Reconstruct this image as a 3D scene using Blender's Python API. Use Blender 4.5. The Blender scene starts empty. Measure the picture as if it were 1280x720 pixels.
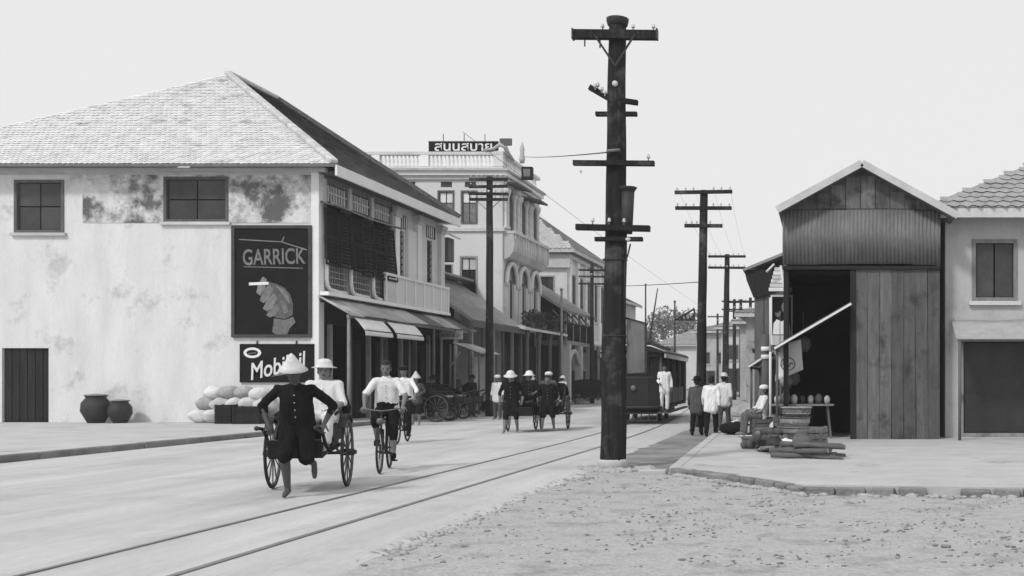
import bpy, bmesh, math, random
from mathutils import Vector, Matrix, noise
R = math.radians
random.seed(11)
sc = bpy.context.scene
col = sc.collection

# ------------------------------------------------------------------ camera
F, VX, VY, H = 1300.0, 1030.0, 474.0, 1.5          # focal in px of a 1280 frame, vanishing point, eye height
cam = bpy.data.cameras.new('camera'); co = bpy.data.objects.new('camera', cam); col.objects.link(co)
co.location = (0, 0, H); co.rotation_euler = (R(90), 0, 0)
cam.sensor_width = 36; cam.lens = F/1280*36
cam.shift_x = -(VX-640)/1280; cam.shift_y = (VY-360)/1280
cam.clip_end = 3000; cam.clip_start = .1
sc.camera = co
# ------------------------------------------------------------------ sky, sun, exposure
SUN = Vector((-.36, -.60, .72)).normalized()
el = math.asin(SUN.z); az = math.atan2(SUN.x, SUN.y)
w = bpy.data.worlds.new('World'); sc.world = w; w.use_nodes = True
nt = w.node_tree; bg = nt.nodes['Background']
sky = nt.nodes.new('ShaderNodeTexSky'); sky.sky_type = 'NISHITA'; sky.sun_disc = False
sky.sun_elevation = el; sky.sun_rotation = az; sky.dust_density = 6; sky.air_density = 1.5; sky.ozone_density = 1
bw = nt.nodes.new('ShaderNodeRGBToBW'); mx = nt.nodes.new('ShaderNodeMix'); mx.data_type = 'FLOAT'
nt.links.new(sky.outputs[0], bw.inputs[0]); nt.links.new(bw.outputs[0], mx.inputs[3])
mx.inputs[0].default_value = .12; mx.inputs[2].default_value = 9.3   # hazy white overcast veil over the clear sky
nt.links.new(mx.outputs[0], bg.inputs[0]); bg.inputs[1].default_value = .097
sl = bpy.data.lights.new('sun', 'SUN'); sl.energy = 2.0; sl.angle = R(7)
so = bpy.data.objects.new('sun', sl); col.objects.link(so); so.rotation_euler = SUN.to_track_quat('Z', 'Y').to_euler()
sc.view_settings.view_transform = 'Standard'; sc.view_settings.look = 'None'; sc.view_settings.exposure = 0
sc.view_settings.gamma = 1
sc.cycles.max_bounces = 6; sc.cycles.volume_bounces = 2

def PX(px, Y): return (px-VX)*Y/F
def PZ(py, Y): return H+(VY-py)*Y/F
def PT(px, py, Y): return Vector((PX(px, Y), Y, PZ(py, Y)))

# ------------------------------------------------------------------ materials
MT = {}
def mat(name, v, rough=.85, var=.25, scale=3., bump=.15, fine=40., stretch=None, blotch=None, bscale=1.2, bthr=.5, rnd=.12, metal=0, bsoft=.06):
    if name in MT: return MT[name]
    m = bpy.data.materials.new(name); m.use_nodes = True; n = m.node_tree.nodes; L = m.node_tree.links
    p = n['Principled BSDF']; p.inputs['Roughness'].default_value = rough; p.inputs['Metallic'].default_value = metal
    p.inputs['Specular IOR Level'].default_value = .25 if rough < .65 else .06
    g = n.new('ShaderNodeNewGeometry'); vec = g.outputs['Position']
    if stretch:
        mp = n.new('ShaderNodeMapping'); mp.inputs['Scale'].default_value = stretch; L.new(vec, mp.inputs[0]); vec = mp.outputs[0]
    a = n.new('ShaderNodeTexNoise'); a.inputs['Scale'].default_value = scale; a.inputs['Detail'].default_value = 6; a.inputs['Roughness'].default_value = .65
    b = n.new('ShaderNodeTexNoise'); b.inputs['Scale'].default_value = fine; b.inputs['Detail'].default_value = 3
    L.new(vec, a.inputs['Vector']); L.new(vec, b.inputs['Vector'])
    r1 = n.new('ShaderNodeMapRange'); r1.inputs[1].default_value = .25; r1.inputs[2].default_value = .75
    r1.inputs[3].default_value = 1-var; r1.inputs[4].default_value = 1+var; L.new(a.outputs[0], r1.inputs[0])
    r2 = n.new('ShaderNodeMapRange'); r2.inputs[1].default_value = .2; r2.inputs[2].default_value = .8
    r2.inputs[3].default_value = 1-var*.5; r2.inputs[4].default_value = 1+var*.5; L.new(b.outputs[0], r2.inputs[0])
    mu = n.new('ShaderNodeMath'); mu.operation = 'MULTIPLY'; L.new(r1.outputs[0], mu.inputs[0]); L.new(r2.outputs[0], mu.inputs[1])
    oi = n.new('ShaderNodeObjectInfo'); r3 = n.new('ShaderNodeMapRange'); r3.inputs[3].default_value = v*(1-rnd); r3.inputs[4].default_value = v*(1+rnd)
    L.new(oi.outputs['Random'], r3.inputs[0])
    mu2 = n.new('ShaderNodeMath'); mu2.operation = 'MULTIPLY'; L.new(mu.outputs[0], mu2.inputs[0]); L.new(r3.outputs[0], mu2.inputs[1])
    out = mu2.outputs[0]
    if blotch is not None:
        c = n.new('ShaderNodeTexNoise'); c.inputs['Scale'].default_value = bscale; c.inputs['Detail'].default_value = 9; c.inputs['Roughness'].default_value = .68
        L.new(g.outputs['Position'], c.inputs['Vector'])
        rr = n.new('ShaderNodeMapRange'); rr.inputs[1].default_value = bthr-bsoft; rr.inputs[2].default_value = bthr+bsoft; L.new(c.outputs[0], rr.inputs[0])
        mm = n.new('ShaderNodeMix'); mm.data_type = 'FLOAT'; L.new(rr.outputs[0], mm.inputs[0]); L.new(out, mm.inputs[2])
        m3 = n.new('ShaderNodeMath'); m3.operation = 'MULTIPLY'; m3.inputs[1].default_value = blotch; L.new(mu.outputs[0], m3.inputs[0]); L.new(m3.outputs[0], mm.inputs[3])
        out = mm.outputs[0]
    L.new(out, p.inputs['Base Color'])
    if bump:
        bp = n.new('ShaderNodeBump'); bp.inputs['Strength'].default_value = bump; bp.inputs['Distance'].default_value = .03
        ad = n.new('ShaderNodeMath'); ad.operation = 'ADD'; L.new(a.outputs[0], ad.inputs[0]); L.new(b.outputs[0], ad.inputs[1])
        L.new(ad.outputs[0], bp.inputs['Height']); L.new(bp.outputs[0], p.inputs['Normal'])
    MT[name] = m; return m
ROAD = mat('road_dust', .47, .95, .2, .9, .3, 40, stretch=(1.4, .13, 1), blotch=.37, bscale=.5, bthr=.6, bsoft=.1, rnd=0)
DIRT = mat('dirt', .42, .95, .3, 1.6, 1., 22, blotch=.22, bscale=1.6, bthr=.575, bsoft=.09, rnd=0)
GUTTER = mat('gutter_mud', .25, .8, .3, 1.2, .4, 25, stretch=(.4, 1, 1), blotch=.14, bscale=.9, bthr=.55, bsoft=.1, rnd=0)
PAVE = mat('pavement', .45, .92, .14, 1.1, .3, 50, blotch=.26, bscale=.8, bthr=.64, rnd=.03)
KERB = mat('kerb_stone', .4, .9, .3, 2.2, .6, 30, blotch=.17, bscale=1.5, bthr=.6)
KERBD = mat('dirty_kerb_stone', .2, .9, .35, 2.2, .7, 30)
STEEL = mat('rail_steel', .2, .5, .2, 3, .1, 30, metal=.3)
PLAST = mat('plaster_light', .60, .9, .10, .7, .2, 20, stretch=(1, 1, .35), blotch=.42, bscale=.6, bthr=.66, bsoft=.1, rnd=.04)
PLASTG = mat('plaster_grey', .46, .9, .14, .7, .2, 20, stretch=(1, 1, .3), blotch=.3, bscale=.6, bthr=.62, bsoft=.12, rnd=.05)
PEEL = mat('plaster_peeling', .66, .9, .13, .9, .3, 18, stretch=(1.6,1,.35), blotch=.44, bscale=.8, bthr=.63, bsoft=.06, rnd=0)
BLOT = mat('plaster_bare_patches', .60, .9, .25, 1.8, .7, 14, blotch=.13, bscale=.75, bthr=.515, bsoft=.06, rnd=0)
WHITE = mat('white_paint', .74, .8, .08, 1.5, .1, 30)
TRIM = mat('weathered_trim', .52, .85, .16, 2, .2, 20)
WDARK = mat('dark_wood', .026, .75, .35, 3, .4, 40, stretch=(3, 3, .4))
POLEW = mat('pole_wood', .034, .85, .5, 4, 1., 60, stretch=(5, 5, .2), blotch=.11, bscale=1.6, bthr=.6, rnd=.1)
WMID = mat('mid_wood', .12, .8, .3, 3, .4, 40, stretch=(3, 3, .4))
WSHED = mat('shed_wood', .14, .85, .35, 3, .6, 40, stretch=(3, 3, .4), blotch=.06, bscale=1.3, bthr=.58, rnd=.3)
WGREY = mat('grey_wood', .27, .85, .3, 3, .5, 40, stretch=(3, 3, .4), blotch=.12, bscale=1.1, bthr=.62, rnd=.22)
BLACK = mat('black_paint', .013, .45, .2, 4, .05, 30)
TRAMP = mat('tram_paint', .018, .55, .25, 2, .05, 30)
IRON = mat('iron', .035, .6, .3, 6, .2, 40)
RUBBER = mat('rubber', .035, .9, .2, 6, .1, 40)
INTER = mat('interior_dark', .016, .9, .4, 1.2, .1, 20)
GOODS = mat('shop_goods', .07, .9, .6, 5, .2, 30, rnd=.7)
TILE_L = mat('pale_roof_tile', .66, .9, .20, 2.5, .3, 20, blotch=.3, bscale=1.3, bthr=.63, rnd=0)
TILE_D = mat('dark_roof_tile', .30, .9, .3, 2.5, .4, 20, rnd=0)  # dark tile; on the shophouse street slope its colour deepens the shading
TILE_P = mat('pale_grey_roof', .42, .9, .2, 1.5, .4, 20)
TILE_M = mat('grey_roof_tile', .26, .9, .25, 2.0, .4, 20)
TIN = mat('corrugated_iron', .15, .6, .25, 1.5, .1, 20, stretch=(1, 1, .4), blotch=.12, bscale=.8, bthr=.58, rnd=.15, metal=.15)
TINL = mat('pale_tin', .45, .7, .2, 1.5, .1, 20, blotch=.25, bscale=.9, bthr=.6, rnd=.1)
CANVAS = mat('white_canvas', .70, .9, .1, 3, .25, 60)
CANVG = mat('grey_canvas', .33, .9, .18, 3, .25, 60)
CANVD = mat('black_canvas', .016, .75, .3, 4, .3, 60)
SIGNB = mat('sign_black', .012, .8, .25, 2, .03, 30)
SIGNF = mat('sign_frame', .06, .7, .3, 3, .1, 30)
SIGNW = mat('sign_white', .70, .7, .08, 4, .02, 30)
SIGNG = mat('sign_faded', .17, .8, .45, 9, .02, 60)
SIGNM = mat('sign_grey', .20, .8, .35, 4, .02, 30)
SKIN = mat('brown_skin', .17, .6, .12, 8, .05, 60)
SHIRTW = mat('white_cotton', .74, .9, .06, 6, .4, 30, stretch=(1.6,1.6,.5))
CLOTHD = mat('dark_cotton', .014, .95, .35, 6, .5, 30, stretch=(1.6,1.6,.5))
CLOTHG = mat('grey_cotton', .09, .95, .25, 6, .5, 30, stretch=(1.6,1.6,.5), rnd=.4)
HAIR = mat('black_hair', .012, .6, .2, 10, .2, 60)
STRAW = mat('straw_hat', .62, .9, .15, 12, .4, 80)
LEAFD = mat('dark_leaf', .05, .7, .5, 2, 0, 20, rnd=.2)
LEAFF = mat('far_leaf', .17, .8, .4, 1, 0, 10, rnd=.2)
BARK = mat('bark', .12, .9, .3, 4, .5, 30)
STONE = mat('pale_rubble', .50, .9, .25, 4, .5, 30, rnd=.3)
BASK = mat('basket_weave', .28, .9, .5, 14, .8, 60, rnd=.65)
CERAM = mat('insulator_glaze', .55, .3, .1, 5, 0, 30)
GLASS = mat('window_dark', .05, .2, .3, 2, 0, 20, rnd=.3)
PEB = mat('pebble', .24, .9, .75, 7, .2, 30, rnd=0)

# ------------------------------------------------------------------ helpers
ORG = {}
def tag(o, label=None, cat=None, group=None, kind=None):
    if label: o['label'] = label
    if cat: o['category'] = cat
    if group: o['group'] = group
    if kind: o['kind'] = kind
    return o
def thing(name, label, cat, loc=(0, 0, 0), rz=0, group=None, world=True):
    o = bpy.data.objects.new(name, None); col.objects.link(o); o.location = loc; o.rotation_euler = (0, 0, rz)
    o.empty_display_size = .2
    ORG[o] = Vector(loc) if world else Vector((0, 0, 0))      # world=True: parts are given in world coordinates
    return tag(o, label, cat, group)
def place(name, me, loc, parent=None, rot=(0, 0, 0), scale=(1, 1, 1)):
    o = bpy.data.objects.new(name, me); col.objects.link(o)
    off = ORG.get(parent, Vector((0, 0, 0))) if parent else Vector((0, 0, 0))
    o.location = Vector(loc)-off; o.rotation_euler = rot; o.scale = scale
    if parent: o.parent = parent
    ORG[o] = Vector(loc)
    return o
def copytree(o, parent=None):
    c = o.copy(); col.objects.link(c); c.parent = parent
    for ch in [x for x in o.children if x is not c]: copytree(ch, c)
    return c
class MB:
    def __init__(s): s.v = []; s.f = []; s.sm = []
    def add(s, vs, fs, smooth=False):
        k = len(s.v); s.v += [Vector(q) for q in vs]; s.f += [[i+k for i in f] for f in fs]; s.sm += [smooth]*len(fs); return s
    def box(s, x0, x1, y0, y1, z0, z1):
        return s.add([(x0,y0,z0),(x1,y0,z0),(x1,y1,z0),(x0,y1,z0),(x0,y0,z1),(x1,y0,z1),(x1,y1,z1),(x0,y1,z1)],
                     [(0,3,2,1),(4,5,6,7),(0,1,5,4),(1,2,6,5),(2,3,7,6),(3,0,4,7)])
    def frame(s, p, q, up=(0,0,1)):
        p = Vector(p); q = Vector(q); d = (q-p).normalized(); up = Vector(up)
        if abs(d.dot(up)) > .98: up = Vector((0,1,0)) if abs(d.y) < .9 else Vector((1,0,0))
        a = d.cross(up).normalized(); b = a.cross(d).normalized(); return p, q, d, a, b
    def bar(s, p, q, w, h, up=(0,0,1)):
        p, q, d, a, b = s.frame(p, q, up); a = a*w/2; b = b*h/2
        return s.add([p-a-b,p+a-b,p+a+b,p-a+b,q-a-b,q+a-b,q+a+b,q-a+b],[(0,1,2,3),(7,6,5,4),(0,4,5,1),(1,5,6,2),(2,6,7,3),(3,7,4,0)])
    def tube(s, p, q, r0, r1=None, n=10, smooth=True):
        r1 = r0 if r1 is None else r1
        p, q, d, a, b = s.frame(p, q)
        vs = []
        for c, r in ((p, r0), (q, r1)):
            for i in range(n):
                t = 2*math.pi*i/n; vs.append(c+a*math.cos(t)*r+b*math.sin(t)*r)
        s.add(vs, [(i,(i+1)%n,n+(i+1)%n,n+i) for i in range(n)], smooth)
        k = len(s.v)-2*n; s.f += [[k+i for i in range(n)][::-1],[k+n+i for i in range(n)]]; s.sm += [False]*2; return s
    def path(s, pts, r, n=8, closed=False):
        pts = [Vector(p) for p in pts]; m = len(pts); vs = []; a = None
        rs = r if isinstance(r, (list, tuple)) else [r]*m
        for i, p in enumerate(pts):
            d = (pts[(i+1) % m]-pts[i-1]) if closed else (pts[min(i+1, m-1)]-pts[max(i-1, 0)])
            d.normalize()
            if a is None: _, _, _, a, _b = s.frame((0,0,0), d)
            a = (a-d*a.dot(d)).normalized(); b = d.cross(a)
            vs += [p+a*math.cos(2*math.pi*k/n)*rs[i]+b*math.sin(2*math.pi*k/n)*rs[i] for k in range(n)]
        fs = [(i*n+k, i*n+(k+1) % n, ((i+1) % m)*n+(k+1) % n, ((i+1) % m)*n+k) for i in range(m if closed else m-1) for k in range(n)]
        if not closed: fs += [tuple(range(n))[::-1], tuple((m-1)*n+k for k in range(n))]
        return s.add(vs, fs, True)
    def lathe(s, prof, c=(0,0,0), n=16, smooth=True, sx=1, sy=1):
        c = Vector(c); m = len(prof)
        vs = [c+Vector((r*math.cos(2*math.pi*k/n)*sx, r*math.sin(2*math.pi*k/n)*sy, z)) for r, z in prof for k in range(n)]
        fs = [(i*n+k, i*n+(k+1) % n, (i+1)*n+(k+1) % n, (i+1)*n+k) for i in range(m-1) for k in range(n)]
        fs += [tuple(range(n))[::-1], tuple((m-1)*n+k for k in range(n))]
        return s.add(vs, fs, smooth)
    def ell(s, c, r, n=12, m=8, M=None):
        c = Vector(c); vs = []; M = M or Matrix.Identity(3)
        for i in range(m+1):
            t = math.pi*i/m; rr = max(math.sin(t), 1e-3)
            vs += [c+M@Vector((r[0]*rr*math.cos(2*math.pi*k/n), r[1]*rr*math.sin(2*math.pi*k/n), -r[2]*math.cos(t))) for k in range(n)]
        fs = [(i*n+k, i*n+(k+1) % n, (i+1)*n+(k+1) % n, (i+1)*n+k) for i in range(m) for k in range(n)]
        fs += [tuple(range(n))[::-1], tuple(m*n+k for k in range(n))]
        return s.add(vs, fs, True)
    def cap(s, p, q, r0, r1=None):
        r1 = r0 if r1 is None else r1
        s.tube(p, q, r0, r1, 12); s.ell(p, (r0,)*3); s.ell(q, (r1,)*3); return s
    def prism(s, poly, d):                       # closed polygon (list of 3D pts) pushed along vector d
        n = len(poly); poly = [Vector(p) for p in poly]; d = Vector(d)
        return s.add(poly+[p+d for p in poly], [tuple(range(n))[::-1], tuple(range(n, 2*n))]+[(i,(i+1)%n,n+(i+1)%n,n+i) for i in range(n)])
    def slab(s, pts, t):                         # quad thickened along its normal by t
        pts = [Vector(p) for p in pts]; nrm = (pts[1]-pts[0]).cross(pts[2]-pts[0]).normalized()
        return s.prism(pts, nrm*t)
    def mesh(s, name, m=None, bevel=0):
        me = bpy.data.meshes.new(name); me.from_pydata([tuple(p) for p in s.v], [], s.f)
        bm = bmesh.new(); bm.from_mesh(me); bmesh.ops.recalc_face_normals(bm, faces=bm.faces)
        for i, f in enumerate(bm.faces): f.smooth = s.sm[i] if i < len(s.sm) else False
        if bevel: bmesh.ops.bevel(bm, geom=bm.edges[:], offset=bevel, segments=1, affect='EDGES', clamp_overlap=True)
        bm.to_mesh(me); bm.free()
        if m: me.materials.append(m)
        return me
    def build(s, name, m, parent=None, bevel=0, pivot=None):
        off = ORG.get(parent, Vector((0,0,0))) if parent else Vector((0,0,0))
        pv = Vector(pivot) if pivot is not None else off
        s.v = [p-pv for p in s.v]
        o = bpy.data.objects.new(name, s.mesh(name, m, bevel)); col.objects.link(o)
        o.location = pv-off
        if parent: o.parent = parent
        ORG[o] = pv
        return o
TMP = bpy.data.scenes.new('workbench'); TVL = TMP.view_layers[0]     # side scene where modifiers are evaluated; removed at the end
def evalmesh(mb, name, vox, it=3):
    me = mb.mesh(name+'_raw'); o = bpy.data.objects.new(name+'_tmp', me); TMP.collection.objects.link(o)
    rm = o.modifiers.new('r', 'REMESH'); rm.mode = 'VOXEL'; rm.voxel_size = vox; rm.use_smooth_shade = True
    smo = o.modifiers.new('s', 'SMOOTH'); smo.factor = .5; smo.iterations = it
    TVL.update(); dg = TVL.depsgraph
    out = bpy.data.meshes.new_from_object(o.evaluated_get(dg), depsgraph=dg)
    bpy.data.objects.remove(o); bpy.data.meshes.remove(me); out.name = name
    for p in out.polygons: p.use_smooth = True
    return out
def text_mesh(txt, size, m, extr=.004, shear=0, name='lettering', weight=0):
    cu = bpy.data.curves.new('t', 'FONT'); cu.body = txt; cu.size = size; cu.extrude = extr; cu.shear = shear
    cu.align_x = 'CENTER'; cu.align_y = 'CENTER'; cu.offset = weight
    o = bpy.data.objects.new('t', cu); TMP.collection.objects.link(o); TVL.update(); dg = TVL.depsgraph
    me = bpy.data.meshes.new_from_object(o.evaluated_get(dg), depsgraph=dg); bpy.data.objects.remove(o)
    me.name = name; me.materials.clear(); me.materials.append(m); return me
def fitx(me, wdt, hgt):
    xs = [v.co.x for v in me.vertices]; ys = [v.co.y for v in me.vertices]
    cx, cy = (min(xs)+max(xs))/2, (min(ys)+max(ys))/2; sx = wdt/(max(xs)-min(xs)); sy = hgt/(max(ys)-min(ys))
    for v in me.vertices: v.co.x = (v.co.x-cx)*sx; v.co.y = (v.co.y-cy)*sy
    return me
BOX1 = {}
def unitbox(m, bevel=0.0):
    k = m.name
    if k not in BOX1: BOX1[k] = MB().box(-.5,.5,-.5,.5,-.5,.5).mesh('box_'+k, m)
    return BOX1[k]
def piece(name, m, x0, x1, y0, y1, z0, z1, parent, rot=(0,0,0)):
    return place(name, unitbox(m), ((x0+x1)/2,(y0+y1)/2,(z0+z1)/2), parent, rot, (abs(x1-x0),abs(y1-y0),abs(z1-z0)))
def offx(Y):                                   # the street bends gently to the left far off
    return -.00106*(Y-25)**2 if Y > 25 else 0
def railx(Y):
    return 0 if Y < 22 else (-.0024*(Y-22)**2 if Y < 40 else -.778-.0864*(Y-40))

# ------------------------------------------------------------------ ground, road, pavements
g = MB()
NX, NY = 220, 200
for j in range(NY+1):
    for i in range(NX+1):
        x = -40+75*i/NX; y = 4+ (j/NY)**1.6*70
        g.v.append(Vector((x, y, noise.noise(Vector((x*.9, y*.9, 3)))*.018+noise.noise(Vector((x*3.1, y*3.1, 7)))*.012-.034)))
for j in range(NY):
    for i in range(NX):
        k = j*(NX+1)+i; g.f.append((k, k+1, k+NX+2, k+NX+1)); g.sm.append(True)
k = len(g.v)
g.add([(-420,-60,-.06),(420,-60,-.06),(420,700,-.06),(-420,700,-.06)], [(0,1,2,3)])
tag(g.build('ground', DIRT), kind='structure')
def strip(name, fx0, fx1, z, ys, m, wob=0, seed=0, thick=None):
    b = MB(); n = len(ys)
    for i, y in enumerate(ys):
        b.v += [Vector((fx0(y)+wob*noise.noise(Vector((y*1.3, seed, 0))), y, z)), Vector((fx1(y)+wob*noise.noise(Vector((y*1.7, seed+5, 0))), y, z))]
    for i in range(n-1): b.f.append((2*i, 2*i+1, 2*i+3, 2*i+2)); b.sm.append(False)
    if name == 'gutter_bed':
        for q in b.v[:2]: q.z = -.07; q.y += .1
    if name == 'road':
        for i in range(n): q = b.v[2*i+1]; b.v.append(Vector((q.x+.3+.12*noise.noise(Vector((q.y*3,2,0))), q.y, -.05)))
        for i in range(n-1): b.f.append((2*i+1,2*n+i,2*n+i+1,2*i+3)); b.sm.append(True)
    return b.build(name, m)
YS = [6+.25*i for i in range(100)]+[31+2*i for i in range(70)]
KL = -14.7
tag(strip('road', lambda y: KL+offx(y)*1.15-.02, lambda y: (-4.05+railx(y)*.6 if y < 60 else -4.8+offx(y)), 0.0, YS, ROAD, .14), kind='structure')
rd = bpy.data.objects['road']
# rails
for nm, x0, wd in (('far', -6.12, .035), ('near', -4.95, .05)):
    b = MB(); ys = [6+1.0*i for i in range(90)]
    for i in range(len(ys)-1):
        y0, y1 = ys[i], ys[i+1]; b.bar((x0+railx(y0), y0, -.002), (x0+railx(y1), y1, -.002), wd, .028)
    tag(b.build('tram_rail', STEEL), ('steel tram rail set in the road nearer the dirt verge' if nm == 'near' else 'steel tram rail set in the road towards the shophouse side'), 'rail', 'tram rails')
    b = MB()
    for i in range(len(ys)-1):
        y0, y1 = ys[i], ys[i+1]; b.bar((x0-.045+railx(y0), y0, -.008), (x0-.045+railx(y1), y1, -.0085), .032, .026)
    b.build('flange_groove', GUTTER, bpy.data.objects[[o.name for o in col.objects if o.name.startswith('tram_rail')][-1]])
# left pavement with kerb stones
lp = strip('pavement', lambda y: KL-20, lambda y: KL+offx(y)*1.15-.2, .12, [5+1.*i for i in range(28)]+[33+2*i for i in range(60)], PAVE)
tag(lp, kind='structure')
ks = MB().box(-.1,.1,-.5,.5,-.08,.07).mesh('kerb_stone', KERBD, bevel=.015)
for i in range(60):
    y = 5+i*1.0
    place('kerb_stone', ks, (KL-.1+offx(y)*1.15+random.uniform(-.012,.012), y, .055+random.uniform(-.008,.008)), lp, (0,0,-math.atan(-.00106*2*max(0, y-25)*1.15)*1), (1,.985,1))
kf = MB()
for i in range(60,118): kf.box(KL-.2+offx(5+i)*1.15, KL+offx(5+i)*1.15, 4.5+i, 5.49+i, -.05, .125)
tag(kf.build('far_kerb_stones', KERBD, lp), kind='stuff')
# right pavement slab, its broken front edge runs diagonally towards the lane
ZP = .08
edge = [(PX(845,16.9), 16.9)]+[(PX(845,16.9)+t*2.2/6+random.uniform(-.06,.06), 16.9-t*.48+random.uniform(-.09,.09)) for t in range(1,7)]
poly = edge+[(3., 13.6),(9,13.2),(9,60),(-3.6,60),(-3.0,34),(-2.78,26)]
b = MB(); b.prism([(x,y,-.12) for x,y in poly], (0,0,.12+ZP))
rp = tag(b.build('right_pavement', PAVE), kind='structure')
ks2 = MB().box(-.1,.1,-.5,.5,-.08,.07).mesh('pale_kerb_stone', PAVE, bevel=.02)
for i in range(20):                             # kerb stones along the gutter
    t = i/20; y0 = 16.85+i*.98; x0 = PX(845,16.9)-.02-.040*(y0-16.9); 
    place('kerb_stone', ks2, (x0, y0+.5, ZP-.068), rp, (random.uniform(-.01,.01),0,.040), (1.05,.97,1.15)).data
ke = MB().box(-.5,.5,-.11,.11,-.1,.085).mesh('edge_stone', KERBD, bevel=.02)
for (xa,ya),(xb,yb) in zip(poly[:8],poly[1:8]):
    a = math.atan2(yb-ya,xb-xa); L_ = math.hypot(xb-xa,yb-ya); nst = max(1, round(L_/.42))
    for q in range(nst):
        t = (q+.5)/nst
        if random.random() < .07: continue
        place('edge_stone', ke, (xa+(xb-xa)*t, ya+(yb-ya)*t-.10, ZP-.088+random.uniform(-.022,.006)), rp, (random.uniform(-.09,.05),random.uniform(-.04,.04),a+random.uniform(-.12,.12)), (L_/nst*random.uniform(.8,.97),random.uniform(.8,1.15),1))
# muddy gutter bed between the poles and the kerb
tag(strip('gutter_bed', lambda y: -4.0-.012*(y-17)+railx(y)*.4, lambda y: -2.50-.040*(y-16.9), -.012, [16.9+.4*i for i in range(60)], GUTTER, .10, 4), kind='structure')
ls = MB().box(PX(800,17),-2.55,16.78,16.98,-.08,.035).build('gutter_lip', PAVE, rp, .02)
# litter and pebbles on the dirt lane
b = MB()
for i in range(6500):
    u = random.random()
    x = random.uniform(-4.6, 7); y = 8.5+random.random()**1.3*9
    if x < -2.6+(17-y)*.1 and random.random() < .55: x = random.gauss(-4.25,.3)
    if noise.noise(Vector((x*.9,y*.9,20))) < random.uniform(-.35,.3): continue
    s = random.choice((.006,.007,.009,.012,.016))*random.uniform(.7,1.5)
    if random.random() < .015: s *= 2.6
    zz = -.028
    if y > 13.2 and x > -2.5+ (16.9-y)*.8: continue
    s *= .8; b.ell((x,y,zz),(s*random.uniform(.8,2),s*random.uniform(.8,1.4),s*.55),6,3)
for i in range(90):
    x = random.uniform(-4.4,7); y = 8.5+random.random()*8
    if y > 13.0 and x > -2.7+(16.9-y)*.8: continue
    a = random.uniform(0,3.14); L_ = random.uniform(.02,.07)*random.uniform(.6,1.6); d = Vector((math.cos(a),math.sin(a),0))*L_; b.bar(Vector((x,y,-.016))-d,Vector((x,y,-.010))+d,random.choice((.008,.012,.03)),.008)
tag(b.build('loose_pebbles', PEB), 'loose pebbles and scraps strewn over the dirt lane', 'pebbles', kind='stuff')
# ragged clods along the verge
b = MB()
for i in range(420):
    y = random.uniform(9,16.6); x = -4.15+random.gauss(0,.16)+(.25 if y<11 else 0)
    s = random.uniform(.012,.045); b.ell((x,y,-.03),(s*random.uniform(.8,1.8),s,s*.8),6,4)
for i in range(160):
    a = random.uniform(0,6.28); r = random.uniform(.2,.55); s = random.uniform(.02,.07)
    b.ell((PX(766,17.6)+math.cos(a)*r*1.3,17.6+math.sin(a)*r,-.03),(s*1.5,s,s*.9),6,4)
for (xa,ya),(xb,yb) in zip(poly[:8],poly[1:8]):
    for q in range(45):
        t_ = random.random(); s_ = random.uniform(.015,.06); b.ell((xa+(xb-xa)*t_,ya+(yb-ya)*t_-.18-abs(random.gauss(0,.1)),-.03),(s_*1.6,s_,s_*.7),6,4)
tag(b.build('earth_clods', DIRT), 'clods of earth along the road edge and the pole foot', 'earth', kind='stuff')

# ------------------------------------------------------------------ building helpers
def wall_holes(mb, axis, c, th, a0, a1, z0, z1, holes):
    """wall in plane axis=c, thickness th (away from the viewer), with rectangular holes (a0,a1,z0,z1)"""
    xs = sorted({a0,a1,*[h[0] for h in holes],*[h[1] for h in holes]}); zs = sorted({z0,z1,*[h[2] for h in holes],*[h[3] for h in holes]})
    xs = [x for x in xs if a0 <= x <= a1]; zs = [z for z in zs if z0 <= z <= z1]
    for i in range(len(xs)-1):
        run = None
        for j in range(len(zs)-1):
            mxx, mz = (xs[i]+xs[i+1])/2, (zs[j]+zs[j+1])/2
            hole = any(h[0] < mxx < h[1] and h[2] < mz < h[3] for h in holes)
            if not hole and run is None: run = zs[j]
            if run is not None and (hole or j == len(zs)-2):
                top = zs[j] if hole else zs[j+1]
                if axis == 'y': mb.box(xs[i], xs[i+1], c, c+th, run, top)
                else: mb.box(c-th, c, xs[i], xs[i+1], run, top)
                run = None
    return mb
def oriented(axis, c, out):                     # maps (along, outwards, z) boxes to world boxes
    def bx(mb, a0, a1, o0, o1, z0, z1):
        if axis == 'y': return mb.box(a0, a1, c-o1, c-o0, z0, z1)
        return mb.box(c+o0, c+o1, a0, a1, z0, z1)
    return bx
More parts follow.
